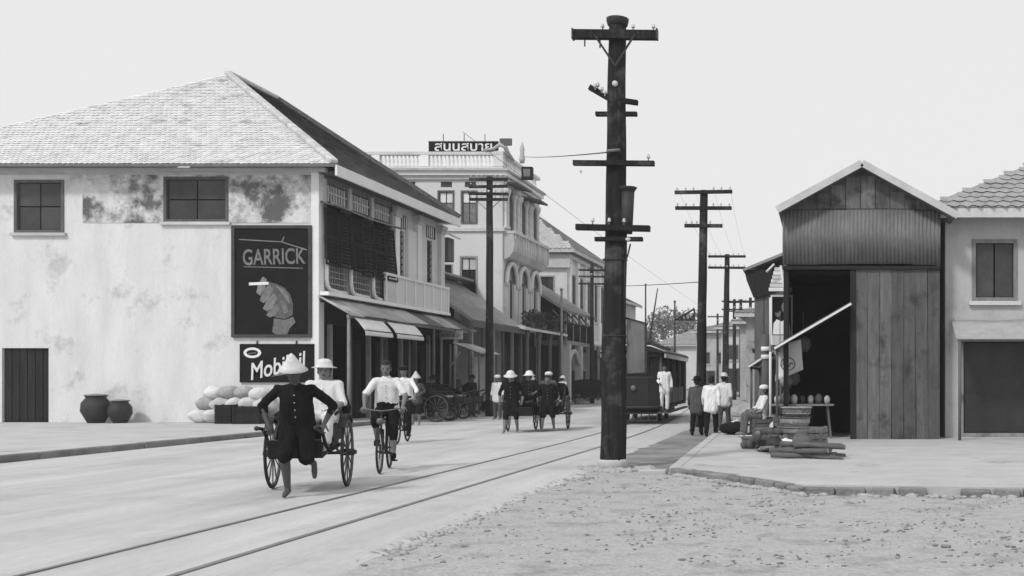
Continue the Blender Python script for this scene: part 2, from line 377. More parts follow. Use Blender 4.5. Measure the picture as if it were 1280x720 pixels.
def window(parent, axis, c, a0, a1, z0, z1, fm, pm, cols=2, rows=2, toplight=0, tm=None, rec=.12, sill=True):
    bx = oriented(axis, c, 1); fw = min(.09, (a1-a0)*.1)
    b = MB(); bx(b, a0, a0+fw, -rec, .03, z0, z1); bx(b, a1-fw, a1, -rec, .03, z0, z1); bx(b, a0+fw, a1-fw, -rec, .03, z0, z0+fw); bx(b, a0+fw, a1-fw, -rec, .03, z1-fw, z1)
    f = b.build('window_frame', fm, parent)
    zt = z1-fw-toplight; mz0 = z0+fw
    for i in range(cols):
        x0 = a0+fw+(a1-a0-2*fw)*i/cols; x1 = a0+fw+(a1-a0-2*fw)*(i+1)/cols
        for j in range(rows):
            y0 = mz0+(zt-mz0)*j/rows; y1 = mz0+(zt-mz0)*(j+1)/rows
            b = MB(); bx(b, x0+.02, x1-.02, -rec*.9, -rec*.5, y0+.02, y1-.02); b.build('pane', pm, f)
        if toplight:
            b = MB(); bx(b, x0+.03, x1-.03, -rec*.9, -rec*.5, zt+.03, z1-fw-.02); b.build('top_light', tm or SIGNW, f)
    b = MB(); bx(b, a0+.01, a1-.01, -rec*1.6, -rec*1.3, z0+.01, z1-.01); b.build('window_backing', INTER, f)
    if sill:
        b = MB(); bx(b, a0-.08, a1+.08, -.01, .1, z0-.1, z0-.004); b.build('sill', TRIM, f)
    return f
def corr(name, O, U, V, m, parent, wave=.12, amp=.022, thick=0):
    """one corrugated sheet: origin O, edge U across the waves, edge V along them"""
    O, U, V = Vector(O), Vector(U), Vector(V); N = U.cross(V).normalized(); n = max(4, int(U.length/wave*4)); b = MB()
    for i in range(n+1):
        h = N*amp*math.sin(i*math.pi/2); p = O+U*(i/n)+h; b.v += [p, p+V, p-N*.012, p+V-N*.012]
    for i in range(n):
        k = 4*i; b.f += [(k,k+1,k+5,k+4),(k+2,k+6,k+7,k+3),(k,k+4,k+6,k+2),(k+1,k+3,k+7,k+5)]; b.sm += [True,True,False,False]
    return b.build(name, m, parent)
def tiles(b, O, U, V, N, W, L, test, tw=.17, th=.17, lift=.022, jit=.006):
    nr = int(L/th)
    for j in range(nr):
        v = j*th; off = tw/2 if j % 2 else 0
        for i in range(-1, int(W/tw)+2):
            u = i*tw+off+tw/2
            if not test(u, v+th*.5): continue
            l = lift+random.uniform(-jit, jit); c = O+U*u+V*v; hw = tw*.5
            b.add([c-U*hw+V*th*.2+N*l*.8, c-V*th*.25+N*l*1.15, c+U*hw+V*th*.2+N*l*.8, c+U*hw*.96+V*th*1.15+N*.004, c-U*hw*.96+V*th*1.15+N*.004], [(0,1,2,3,4)])
def leafmass(b, c, r, n, s, rng=random):
    c = Vector(c)
    for i in range(n):
        d = Vector((rng.gauss(0,1),rng.gauss(0,1),rng.gauss(0,1))).normalized()*(rng.random()**.4)
        p = c+Vector((d.x*r[0],d.y*r[1],d.z*r[2])); q = s*rng.uniform(.6,1.4)
        a = Vector((rng.gauss(0,1),rng.gauss(0,1),rng.gauss(0,1))).normalized(); e = a.cross(Vector((rng.gauss(0,1),rng.gauss(0,1),rng.gauss(0,1)))).normalized()
        b.add([p-a*q, p+e*q*.45, p+a*q, p-e*q*.45], [(0,1,2,3)])

# ------------------------------------------------------------------ shophouse with the hip roof
XF, Y0, Y1, XB = -16.2, 33.4, 44.3, -30.6
sh = thing('shophouse', 'two-storey shophouse with pale hip roof and dark louvred shutters', 'house', (-23, 38, .1))
wins = [(-21.2,-19.12,6.55,8.0),(-26.0,-24.4,6.2,7.9),(-29.2,-27.6,6.2,7.9),(-26.4,-24.9,.12,2.5)]
b = MB(); wall_holes(b, 'y', Y0, .3, XB, XF-.25, .1, 8.2, wins); ew = b.build('end_wall', PEEL, sh)
b = MB(); wall_holes(b, 'y', Y0-.015, .012, -23.8, XF-.27, 6.52, 8.06, [wins[0]]); b.build('bare_plaster_band', BLOT, sh)
b = MB().box(XF-.25, XF, Y0-.05, Y0+.3, .1, 8.2); b.build('corner_pier', WHITE, sh)
b = MB().box(XB, XF-.25, Y0-.06, Y0-.002, 8.06, 8.2).box(XB, XF+.3, Y0-.3, Y0-.06, 8.13, 8.24); b.build('eave_moulding', TRIM, sh)
for (a0,a1,z0,z1) in wins[:3]: window(sh, 'y', Y0, a0, a1, z0, z1, WMID, GLASS, 2, 2)
b = MB().box(-26.4,-24.9,Y0+.12,Y0+.18,.12,2.5); d = b.build('side_door', WDARK, sh)
for k in range(6): piece('plank', WDARK, -26.38+k*.25, -26.16+k*.25, Y0+.09, Y0+.118, .16, 2.46, d)
b = MB().box(XB,XB+.3,Y0+.3,Y1,.1,8.2).box(XB+.3,XF-.3,Y1-.3,Y1,.1,8.2); b.prism([(-30.2,Y1-.3,8.2),(-15.9,Y1-.3,8.2),(-23.1,Y1-.3,13.0)],(0,.29,0)); b.build('rear_wall', PLASTG, sh)
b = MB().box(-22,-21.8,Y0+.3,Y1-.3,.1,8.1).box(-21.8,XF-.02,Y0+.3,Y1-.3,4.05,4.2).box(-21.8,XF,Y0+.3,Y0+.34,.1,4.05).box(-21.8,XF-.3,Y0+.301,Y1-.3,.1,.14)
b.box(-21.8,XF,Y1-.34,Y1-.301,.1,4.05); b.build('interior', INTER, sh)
# roof
E1,E2,E3,E4 = Vector((-15.4,32.7,8.28)),Vector((-15.4,43.9,8.28)),Vector((-30.8,32.7,8.28)),Vector((-30.8,43.9,8.28))
RA,RB = Vector((-23.1,40.3,13.3)),Vector((-23.1,43.9,13.3))
b = MB().slab([E3,E1,RA],-.1).slab([E1,E2,RB,RA],-.1).slab([E4,E3,RA,RB],-.1); rf = b.build('roof', TILE_M, sh)
def plane(O, E, T):
    U = (E-O).normalized(); V = (T-O); V = (V-U*V.dot(U)); Lv = V.length; V.normalize(); return U, V, U.cross(V).normalized(), (E-O).length, Lv
U,V,N,W_,L_ = plane(E3,E1,RA); am = (RA-E3).dot(U)
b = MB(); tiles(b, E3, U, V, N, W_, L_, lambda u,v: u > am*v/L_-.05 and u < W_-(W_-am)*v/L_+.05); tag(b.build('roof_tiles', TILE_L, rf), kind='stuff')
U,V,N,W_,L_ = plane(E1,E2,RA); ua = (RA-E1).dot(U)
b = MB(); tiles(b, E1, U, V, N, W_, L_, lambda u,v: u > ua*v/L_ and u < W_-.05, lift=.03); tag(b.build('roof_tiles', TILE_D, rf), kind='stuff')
b = MB().bar((-15.39,43.9,8.36),(-23.1,43.9,13.38),.16,.2); b.build('verge', WMID, rf)
rt = MB().bar((0,0,-.24),(0,0,.24),.26,.16).mesh('ridge_tile', TRIM, bevel=.04)
dv = (RA-E1); nn = int(dv.length/.46)
for k in range(nn):
    p = E1+dv*((k+.5)/nn); o = place('ridge_tile', rt, p+Vector((0,0,.07)), rf); o.rotation_euler = dv.to_track_quat('Z','Y').to_euler()
for k in range(8): o = place('ridge_tile', rt, RA.lerp(RB,(k+.5)/8)+Vector((0,0,.08)), rf, (R(90),0,0))
b = MB().box(-15.4,-15.33,32.75,43.88,7.92,8.26); b.build('fascia', WHITE, sh)
b = MB().box(XF,-15.41,33.3,43.85,8.10,8.16); b.build('soffit', WMID, sh)
# upper storey, shuttered bays
b = MB(); wall_holes(b,'x',XF,.2,Y0+.3,39.0,4.2,8.1,[(33.9+1.75*k,35.3+1.75*k,4.5,7.9) for k in range(3)]); b.build('facade_boarding', WGREY, sh)
b = MB().box(XF-.9,XF-.5,Y0+.4,38.9,4.3,8.05); b.build('room_back', INTER, sh)
lat = [MB(), MB()]
for k in range(3):
    y0 = 33.9+1.75*k
    tr = MB().box(XF-.12,XF-.06,y0,y0+1.4,7.25,7.9).build('transom', WDARK, sh)
    for q in range(7): piece('slat', WHITE, XF-.055, XF-.01, y0+.1+q*.19, y0+.16+q*.19, 7.32, 7.86, tr)
    piece('slat', WHITE, XF-.004, XF+.015, y0+.05, y0+1.35, 7.58, 7.63, tr)
    gr = MB().box(XF-.12,XF-.06,y0,y0+1.4,4.5,5.25).build('grille', WDARK, sh)
    for q in range(8): piece('slat', WGREY, XF-.055, XF-.015, y0+.06+q*.17, y0+.10+q*.17, 4.52, 5.24, gr)
    for q in range(3): piece('slat', WGREY, XF-.012, XF+.01, y0+.03, y0+1.37, 4.62+q*.2, 4.66+q*.2, gr)
    # pale bent frame round each grille
    pts = [(XF+.06,y0-.16,5.4),(XF+.06,y0-.16,4.75),(XF+.06,y0-.1,4.55),(XF+.06,y0+.1,4.42),(XF+.06,y0+.6,4.38),(XF+.06,y0+1.2,4.38)]
    MB().path(pts,.07,6).build('grille_frame', WHITE, sh)
for k in range(4): piece('stud', WHITE if k in (1,2) else TRIM, XF, XF+.06, 33.72+1.75*k-.07, 33.72+1.75*k+.07, 7.2, 8.0, sh)
MB().slab([(XF,33.45,7.2),(XF+.42,33.45,7.08),(XF+.42,38.9,7.08),(XF,38.9,7.2)],.05).build('shutter_ledge', WMID, sh)
MB().path([(XF+.45,33.3,7.14),(XF+.47,36,7.05),(XF+.45,38.9,7.12)],.03,6).build('bamboo_rod', WGREY, sh)
def shutter(y0, y1, z0, z1, out):
    s = MB(); n = 14; x = lambda z: XF+.06+out*(z1-z)/(z1-z0)
    for ya,yb in ((y0,y0+.06),(y1-.06,y1)): s.add([(x(z0),ya,z0),(x(z0)+.05,ya,z0),(x(z0)+.05,yb,z0),(x(z0),yb,z0),(x(z1),ya,z1),(x(z1)+.05,ya,z1),(x(z1)+.05,yb,z1),(x(z1),yb,z1)],[(0,3,2,1),(4,5,6,7),(0,1,5,4),(1,2,6,5),(2,3,7,6),(3,0,4,7)])
    for zz in (z0+.03,(z0+z1)/2,z1-.03): s.bar((x(zz)+.025,y0+.06,zz),(x(zz)+.025,y1-.06,zz),.05,.07)
    o = s.build('shutter', WDARK, sh)
    for k in range(n):
        zz = z0+.1+(z1-z0-.2)*(k+.5)/n
        if abs(zz-(z0+z1)/2) < .05: continue
        MB().bar((x(zz)+.02,y0+.06,zz),(x(zz)+.02,y1-.06,zz),.012,.1,up=(.6,0,.8)).build('louvre', WDARK, o)
for k in range(6): shutter(33.55+k*.9, 34.42+k*.9, 5.22 if k < 3 else 5.12, 7.05, .06+.05*(k%3))
# upper storey, plastered bay
ops = [(39.75,40.15,4.6,7.2),(42.5,43.05,4.6,7.2)]
b = MB(); wall_holes(b,'x',XF-.02,.2,39.0,Y1,4.2,8.1,ops); b.build('facade_plaster', PLAST, sh)
for (a0,a1,z0,z1) in ops:
    dd = MB().box(XF-.2,XF-.12,a0,a1,z0,z1).build('louvred_door', WDARK, sh)
    for q in range(9): MB().bar((XF-.1,a0+.02,z0+.2+q*.27),(XF-.1,a1-.02,z0+.2+q*.27),.02,.16,up=(.6,0,.8)).build('louvre', BLACK, dd)
    l = MB().box(XF-.019,XF+.0,a0-.1,a1+.3,7.3,7.8).build('fanlight', WDARK, sh)
    for q in range(4): piece('slat', WHITE, XF+.002, XF+.02, a0-.05+q*.2, a0+.01+q*.2, 7.32, 7.78, l)
for y in (39.2,41.35,43.85):
    pl = MB().box(XF-.02,XF+.14,y-.2,y+.2,4.2,7.75).build('pilaster', WHITE if y < 43 else TRIM, sh)
    MB().box(XF-.03,XF+.24,y-.3,y+.3,7.75,7.95).box(XF-.03,XF+.19,y-.25,y+.25,7.62,7.748).build('capital', TRIM, pl)
MB().box(XF-.01,XF+.1,40.3,41.1,5.4,7.3).build('plaster_panel', WHITE, sh)
bal = MB().box(XF+.16,XF+.21,37.9,Y1,4.2,5.3).build('balcony_panel', PLAST, sh)
MB().box(XF+.14,XF+.26,37.85,Y1+.02,5.3,5.4).build('handrail', WHITE, bal)
for k in range(8): piece('batten', WHITE, XF+.212, XF+.25, 37.9+k*.9, 37.98+k*.9, 4.24, 5.3, bal)
MB().box(XF-.2,XF+.3,Y0-.02,Y1,4.2,4.32).build('floor_band', WHITE, sh)
# lean-to awning of metal sheets over the shop front, each sheet a piece
aw = MB().box(XF,XF+.05,Y0+.02,45.2,3.98,4.08).build('awning_frame', WMID, sh)
MB().bar((-15.27,33.35,3.52),(-15.27,45.2,3.52),.08,.1).build('awning_beam', WGREY, aw)
for k in range(13):
    y = 33.3+k*.92; dz = random.uniform(-.02,.02)
    corr('metal_sheet', (-15.12,y,3.57+dz), (0,.97,random.uniform(-.02,.02)), (-1.09,0,.62), TINL if k not in (7,8,11) else TIN, aw, .11, .02)
for y in (33.42,35.9,38.3,40.7,43.0,45.0):
    MB().tube((-15.27,y,.12),(-15.27,y,3.48),.06,.05,8).build('awning_post', WGREY if y < 34 or y > 42 else WMID, sh)
# ground-floor shop front: studs and folding plank doors
MB().box(XF-.2,XF-.02,Y0+.3,Y1,3.3,4.05).build('shop_lintel', WDARK, sh)
for k,y in enumerate((34.2,35.6,37.1,38.5,39.9,41.3,42.7,44.1)):
    piece('shop_post', (WGREY,WMID)[k%2], XF-.12, XF+.02, y-.06, y+.06, .12, 3.3, sh)
for k in range(16):
    y = 34.5+k*.6
    if k in (1,2,5,6,9,10,13): continue
    piece('door_plank', WDARK, XF-.5, XF-.45, y, y+.5, .14, 2.9, sh)
# goods glimpsed inside
for k in range(14):
    y = 34.4+k*.68; hh = random.uniform(.5,1.5); xx = XF-1.2-random.random()
    o = MB().box(xx-.35,xx,y-.28,y+.28,.14,.14+hh).build('merchandise_box', GOODS, None, .03)
    tag(o, 'box of merchandise in the dim shop behind the posts', 'box', 'merchandise in the dim shop')
# two small cloth awnings under the eave
def cloth(name, P, Uv, Dv, sagv, m, parent=None, nu=14, nv=6):
    b = MB(); P, Uv, Dv, sagv = Vector(P), Vector(Uv), Vector(Dv), Vector(sagv)
    for j in range(nv+1):
        for i in range(nu+1):
            u, v = i/nu, j/nv; b.v.append(P+Uv*u+Dv*v+sagv*(math.sin(math.pi*v)*.5+.35*noise.noise(Vector((u*5,v*3,P.y)))))
    for j in range(nv):
        for i in range(nu): k = j*(nu+1)+i; b.f.append((k,k+1,k+nu+2,k+nu+1)); b.sm.append(True)
    o = b.build(name, m, parent); md = o.modifiers.new('t','SOLIDIFY'); md.thickness = .012; return o
for k,(ya,yb) in enumerate(((33.6,35.75),(36.1,38.5))):
    t = thing('cloth_awning', ('white scalloped cloth awning hung from the shop eave nearest the billboard' if k == 0 else 'white straight cloth awning hung from the shop eave beside the cyclist'), 'awning', (-15.1,(ya+yb)/2,3.4))
    cloth('cloth', (-15.18,ya,3.5), (0,yb-ya,0), (.34,0,-.42), (.08,0,-.03), CANVAS, t)
    cloth('valance', (-14.84,ya,3.08), (0,yb-ya,0), (.02,0,-.16), (.05,0,0), CANVAS, t)
    MB().tube((-15.19,ya-.05,3.5),(-15.19,yb+.05,3.5),.025).build('pole', WMID, t)
    MB().tube((-14.84,ya-.03,3.09),(-14.84,yb+.03,3.09),.018).build('rod', WMID, t)

# ------------------------------------------------------------------ billboards on the end wall
def onwall(px, py, o=0): return Vector((PX(px,Y0), Y0-.02-o, PZ(py,Y0)))
def board(name, label, px0, px1, py0, py1, frame=SIGNF, fw=.1, dep=.08):
    a, c = onwall(px0,py1), onwall(px1,py0); t = thing(name, label, 'sign', ((a.x+c.x)/2, Y0-.02, a.z))
    MB().box(a.x+fw,c.x-fw,Y0-.06,Y0-.005,a.z+fw,c.z-fw).build('panel', SIGNB, t)
    f = [MB().box(a.x,a.x+fw,Y0-dep-.02,Y0-.004,a.z,c.z), MB().box(c.x-fw,c.x,Y0-dep-.02,Y0-.004,a.z,c.z), MB().box(a.x+fw,c.x-fw,Y0-dep-.02,Y0-.004,c.z-fw,c.z), MB().box(a.x+fw,c.x-fw,Y0-dep-.02,Y0-.004,a.z,a.z+fw)]
    for q in f: q.build('frame_bar', frame, t)
    return t
bb = board('billboard', 'large black advertising board with a hand holding a cigarette', 291, 391, 282, 422)
def flat(name, pts, m, par, o=.05, th=.006):
    return MB().prism([onwall(x,y,o) for x,y in pts],(0,-th,0)).build(name, m, par)
me = fitx(text_mesh('GARRICK', 1, SIGNG, .003, weight=.012), 78/38.92, 20/38.92); place('lettering', me, onwall(344,321,.046), bb, (R(90),R(-1.5),0))
flat('underline', [(306,333),(380,335),(380,336.2),(306,334.2)], SIGNG, bb)
flat('flourish', [(300,299),(353,302),(385,312),(385,313.4),(353,303.4),(300,300.2)], SIGNM, bb)
flat('flourish', [(353,303),(356,296),(357,296),(354.4,304)], SIGNM, bb)
hand = flat('painted_hand', [(336,352),(347,355),(357,360),(364,368),(368,380),(367,394),(358,399),(346,397),(341,394),(336,392),(333,380),(334,364)], mat('print_dark_grey',.10,.8,.4,5,.02,30), bb)
PG = mat('print_mid_grey',.19,.8,.35,6,.02,30)
for pts in ([(322,366),(324,356),(330,346),(335,349),(333,360),(327,370)],[(326,376),(332,361),(339,356),(343,362),(337,374),(331,379)],[(330,386),(336,375),(344,367),(348,373),(342,386),(335,389)],[(334,394),(341,387),(347,380),(351,386),(346,394),(339,397)]): flat('painted_finger', pts, PG, hand, .0565, .003)
for pts in ([(346,357),(356,362),(362,370),(364,380),(360,376),(354,367)],[(352,376),(359,379),(362,390),(356,393)]): flat('painted_highlight', pts, PG, hand, .0565, .003)
flat('painted_cuff', [(344,398),(358,400),(368,396),(371,403),(364,410),(360,419),(350,421),(342,415)], SIGNG, hand, .0565, .003)
flat('painted_cigarette', [(313,353.4),(337,352.6),(337.5,356),(313,357)], SIGNW, bb, .06, .004)
mo = board('oil_sign', 'black oil advertising sign with slanted white lettering and oval emblem', 301, 394, 430, 478, SIGNB, .05, .05)
me = fitx(text_mesh('Mobiloil', 1, SIGNW, .003, .35, weight=.012), 74/38.92, 21/38.92); place('lettering', me, onwall(349,457,.046), mo, (R(90),R(-13),0))
def oval(cx,cy,rx,ry,n=28): return [(cx+rx*math.cos(6.2832*i/n),cy+ry*math.sin(6.2832*i/n)) for i in range(n)]
e1 = flat('emblem', oval(317,441,11,6.6), SIGNW, mo); flat('emblem_centre', oval(317,441,7.2,3.6), SIGNB, e1, .0565, .003)
flat('emblem_badge', [(312,441.6),(322,440.2),(322,441.6),(312,443)], SIGNG, e1, .06, .002)
flat('swash', [(339,471),(352,466.5),(372,464),(383,464.5),(372,466),(353,469)], SIGNG, mo)
for px in (322,371): MB().tube(onwall(px,431,.03),onwall(px,426,.0),.02).build('hook', IRON, mo)

# ------------------------------------------------------------------ low tiled house beside the shophouse
lh = thing('low_house', 'low house with steep dark tiled roof between shophouse and balustraded building', 'house', (-17.5,48,.1))
MB().box(-20,-19.8,44.4,52.3,.1,5).build('back_wall', INTER, lh)
b = MB(); O = Vector((-15.0,44.4,4.05)); b.slab([O,O+Vector((0,7.7,0)),O+Vector((-3.6,7.7,2.5)),O+Vector((-3.6,0,2.5))],-.1); r = b.build('roof', TILE_M, lh)
U,V = Vector((0,1,0)), Vector((-3.6,0,2.5)).normalized(); b = MB(); tiles(b, O, U, V, U.cross(V), 7.7, 4.38, lambda u,v: .05 < u < 7.65, .24,.24,.03); tag(b.build('roof_tiles', TILE_D, r), kind='stuff')
MB().box(-20,-17.6,44.4,52.3,6.4,6.5).build('flat_rear_roof', TILE_M, lh)
MB().box(-18.6,-18.55,44.5,52.2,.1,6.4).build('front_wall', INTER, lh)
for k in range(6): piece('post', WMID if k%2 else WGREY, -15.2,-15.08, 44.6+k*1.45, 44.72+k*1.45, .12, 4.0, lh)
MB().box(-15.1,-15.0,44.4,52.2,3.75,3.98).build('eave_beam', WMID, lh)
# bracketed shutter hood high on the gap wall
t = MB().box(-16.6,-16.15,44.7,45.4,6.6,7.6).build('bay_box', WMID, lh); MB().slab([(-16.7,44.6,8.0),(-15.9,44.6,7.6),(-15.9,45.5,7.6),(-16.7,45.5,8.0)],.05).build('bay_hood', TRIM, t)
# small shop sign and stall awning in front of it
t = thing('shop_sign', 'small pale wooden sign with dark lettering under the low eave', 'sign', (PX(564,43),43,PZ(424,43)))
a, c = PT(550,424,43), PT(578,413,43)
MB().box(a.x,c.x,42.96,43.04,a.z,c.z).build('panel', TRIM, t); MB().box(a.x-.02,c.x+.02,42.93,43.06,c.z,c.z+.05).build('top_rail', WMID, t)
place('lettering', fitx(text_mesh('สบายดีพานิช', 1, WDARK, .003), .76, .2), (( a.x+c.x)/2, 42.955, (a.z+c.z)/2), t, (R(90),0,0))
MB().tube((a.x+.05,43,.12),(a.x+.05,43,c.z),.05).build('post', WGREY, t)
st = thing('stall', 'street stall with pale sloping sheet awning and white side screen', 'stall', (PX(590,42),42,.12))
for k in range(3):
    o = PT(572,432,43.4); corr('metal_sheet', (PX(572,42)+.0,41.4+k*.8,2.95), (0,.82,0), (1.15,0,-.42), TINL, st, .1, .018)
MB().box(PX(593,42.6),PX(610,42.6),42.55,42.6,.6,PZ(446,42.6)).build('white_screen', CANVAS, st)
for px,yy in ((574,41.5),(574,43.7),(609,41.5),(609,43.7)): MB().tube((PX(px,42.5),yy,.1),(PX(px,42.5),yy,2.9 if px<600 else 2.5),.04).build('post', WMID, st)
MB().box(PX(574,42.5),PX(609,42.5),42.6,43.6,.75,.85).build('counter', WDARK, st)
MB().tube((PX(574,42.5),41.5,2.0),(PX(586,42.5),41.5,2.6),.035).build('brace', WGREY, st)

# ------------------------------------------------------------------ three-storey balustraded building
YB, YE, XF2 = 52.4, 59.2, -16.2
b2 = thing('corner_building', 'three-storey pale building with roof balustrade, arched bays and bulging balconies', 'building', (-22,55,.1))
W2 = lambda px,py: (PX(px,YB), PZ(py,YB))
hl = []
for (pa,pb,ya,yb) in ((547,568,238,280),(576,597,238,280),(505,526,238,280),(463,484,238,280)): hl.append((PX(pa,YB),PX(pb,YB),PZ(yb,YB),PZ(ya,YB)))
lo = [(PX(575,YB),PX(597,YB),PZ(378,YB),PZ(320,YB)),(PX(553,YB),PX(566,YB),PZ(378,YB),PZ(330,YB))]
vents = [(PX(a,YB),PX(a+14,YB),PZ(234,YB),PZ(227,YB)) for a in (551,581,505,463)]
b = MB(); wall_holes(b,'y',YB,.3,-29,XF2,.1,12.0,hl+lo+vents); b.build('side_wall', PLAST, b2)
for h in hl: window(b2,'y',YB,*h,WMID,SIGNM,2,1,.55,SIGNW,sill=False)
window(b2,'y',YB,*lo[0],WGREY,BLACK,2,1,.62,TRIM); window(b2,'y',YB,*lo[1],WGREY,BLACK,1,1,.0)
for v in vents:
    f = MB().box(v[0],v[1],YB+.1,YB+.14,v[2],v[3]).build('vent', GLASS, b2)
    for q in range(4): piece('slat', WMID, v[0], v[1], YB+.03, YB+.08, v[2]+.01+q*.07, v[2]+.04+q*.07, f)
def course(z0,z1,out,m,name):
    b = MB().box(-29.,XF2+out,YB-out,YB-.003,z0,z1).box(XF2+.003,XF2+out,YB-.003,YE,z0,z1); return b.build(name, m, b2)
course(8.95,9.12,.1,TRIM,'string_course'); course(11.75,11.95,.25,WHITE,'cornice'); course(11.55,11.748,.12,TRIM,'cornice_bed'); course(11.952,12.06,.38,PLASTG,'cornice_top')
MB().box(-29,XF2,YB+.3,YE,11.9,12.0).build('roof_terrace', PLASTG, b2)
# parapet with balusters
pp = MB().box(-29,XF2+.02,YB-.05,YB+.2,12.0,12.22).box(XF2-.2,XF2+.02,YB+.2,YE,12.0,12.22).build('parapet_base', PLAST, b2)
MB().box(-29,XF2+.05,YB-.08,YB+.22,12.8,12.95).box(XF2-.22,XF2+.05,YB+.22,YE,12.8,12.95).build('parapet_rail', PLAST, pp)
bm_ = MB().lathe([(.055,0),(.055,.06),(.035,.1),(.07,.25),(.04,.42),(.05,.5),(.05,.58)],n=8).mesh('baluster', WHITE)
for px in range(446,626,5):
    if 528 < px < 536: continue
    place('baluster', bm_, (PX(px,YB),YB+.07,12.22), pp)
for k in range(18): place('baluster', bm_, (XF2-.1,YB+.7+k*.33,12.22), pp)
for px in (531,470): piece('parapet_pier', WHITE, PX(px,YB)-.2, PX(px,YB)+.2, YB-.065, YB+.21, 12.22, 12.8, pp)
piece('parapet_pier', WHITE, XF2-.45, XF2+.04, YB-.07, YB+.3, 12.222, 13.0, pp)
# scrolled pediment at the corner with little framed boards
sp = MB()
sp.path([(XF2-.9,YB-.1,13.0),(XF2-.4,YB-.1,13.1),(XF2-.1,YB-.1,13.3),(XF2+.15,YB-.05,13.2),(XF2+.2,YB+.2,12.95),(XF2+.15,YB+.9,12.9),(XF2+.1,YB+1.6,12.85)],[.05,.08,.11,.12,.11,.08,.05],8)
sp.build('scroll_pediment', PLASTG, b2)
MB().box(XF2-.1,XF2+.5,YB-.15,YB-.05,13.25,13.6).build('pediment_plaque', WMID, b2)
MB().lathe([(.12,0),(.16,.2),(.1,.5),(.13,.7),(.05,1.0),(.01,1.1)],(XF2+.7,YB+1.,12.6),10).build('finial', TRIM, b2)
MB().box(XF2+.4,XF2+.95,YB+1.9,YB+2.2,11.95,12.6).build('plaque_frame', WDARK, b2); MB().box(XF2+.5,XF2+.85,YB+1.885,YB+1.9,12.08,12.48).build('plaque_face', SIGNM, b2)
# street facade: three bays
bay = [(YB+.35+k*2.2, YB+2.05+k*2.2) for k in range(3)]
b = MB(); wall_holes(b,'x',XF2-.01,.3,YB+.3,YE,4.1,11.7,[(a,c,9.1,11.2) for a,c in bay]+[(a+.15,c-.15,4.4,6.6) for a,c in bay]); b.build('street_wall', PLASTG, b2)
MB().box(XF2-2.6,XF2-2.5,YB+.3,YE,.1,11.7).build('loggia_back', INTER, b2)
MB().box(XF2-2.5,XF2-.3,YB+.3,YE,8.85,9.05).box(XF2-2.5,XF2-.3,YB+.3,YE,4.15,4.3).build('loggia_floor', PLASTG, b2)
MB().box(-29,XF2,YE-.3,YE,.1,11.9).build('far_wall', PLASTG, b2)
colm = MB().lathe([(.17,0),(.17,.12),(.11,.18),(.1,1.6),(.14,1.75),(.19,1.85),(.19,2.05)],n=10).mesh('column', PLAST)
for k,(a,c) in enumerate(bay):
    for y in (a-.12,a+.25,c-.25): place('column', colm, (XF2+.06,y,9.12), b2)
    for y in (a+.55,c-.55): MB().box(XF2-.2,XF2-.12,y-.25,y+.25,9.1,11.0).build('loggia_door', SIGNM, b2)
    m_ = (a+c)/2
    pr = [(0,7.55),(.28,7.66),(.5,7.95),(.58,8.3),(.54,8.7),(.5,8.86),(0,8.86)]
    bc = MB().prism([(XF2+x,a-.24,z) for x,z in pr],(0,c-a+.48,0)).build('balcony', PLASTG, b2)
    MB().box(XF2,XF2+.62,a-.26,c+.24,8.862,9.0).build('balcony_rail', TRIM, bc)
    for y in (a-.1,a+.5,m_,c-.5,c+.1): piece('balcony_rib', TRIM, XF2+.5, XF2+.6, y-.04, y+.04, 7.95, 8.86, bc)
    # arch with moulded hood under the balcony
    pts = [(XF2+.12,a+.02,6.2)]+[(XF2+.12,m_-.85*math.cos(t),6.5+.95*math.sin(t)) for t in [math.pi*i/12 for i in range(13)]]+[(XF2+.12,c-.02,6.2)]
    ar = MB().path(pts,.12,8).build('arch_moulding', PLAST, b2)
    b = MB(); n = 12
    b.prism([(XF2+.0,m_-.75*math.cos(math.pi*i/n),6.6+.85*math.sin(math.pi*i/n)) for i in range(n+1)],(.03,0,0)); b.build('arch_light', GLASS, b2)
    for y in (a+.02,a+.35,c-.35,c-.02): piece('pilaster', PLAST, XF2-.005, XF2+.13, y-.1, y+.1, 4.3, 6.4, b2)
    for y in (a+.62,c-.62): MB().box(XF2-.15,XF2-.08,y-.28,y+.28,4.4,6.55).build('shutter_door', WMID, b2)
MB().slab([(XF2,YB+3.4,11.25),(XF2+.95,YB+3.4,11.05),(XF2+.95,YB+5.,11.05),(XF2,YB+5.,11.25)],.1).build('hood', WMID, b2)
MB().slab([(XF2,YB+.6,11.5),(XF2+.75,YB+.6,11.35),(XF2+.75,YB+2.6,11.35),(XF2,YB+2.6,11.5)],.1).build('hood', WMID, b2)
# ground floor canopy and posts
MB().slab([(XF2,YB-1.2,4.3),(-14.75,YB-1.2,3.95),(-14.75,YE+.6,3.95),(XF2,YE+.6,4.3)],.12).build('canopy', TRIM, b2)
for y in (YB+.1,YB+2.3,YB+4.5,YB+6.7): MB().lathe([(.14,0),(.14,.2),(.1,.3),(.1,3.4),(.15,3.6),(.15,3.85)],(-15.0,y,.12),8).build('canopy_post', WMID, b2)
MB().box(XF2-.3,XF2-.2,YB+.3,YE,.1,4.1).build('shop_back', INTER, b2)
for k in range(9): piece('folding_door', WDARK, XF2-.15, XF2-.1, YB+.5+k*.72, YB+1.1+k*.72, .12, 3.3, b2)
for k in range(3):
    tag(MB().lathe([(.2,0),(.26,.3),(.28,.34),(.2,.34)],(-14.95,YB+.6+k*2.2,4.05),10).build('plant_pot', WMID), 'dark clay plant pot on the canopy below the arched bays', 'plant pot', 'pots on the canopy')
rng = random.Random(5)
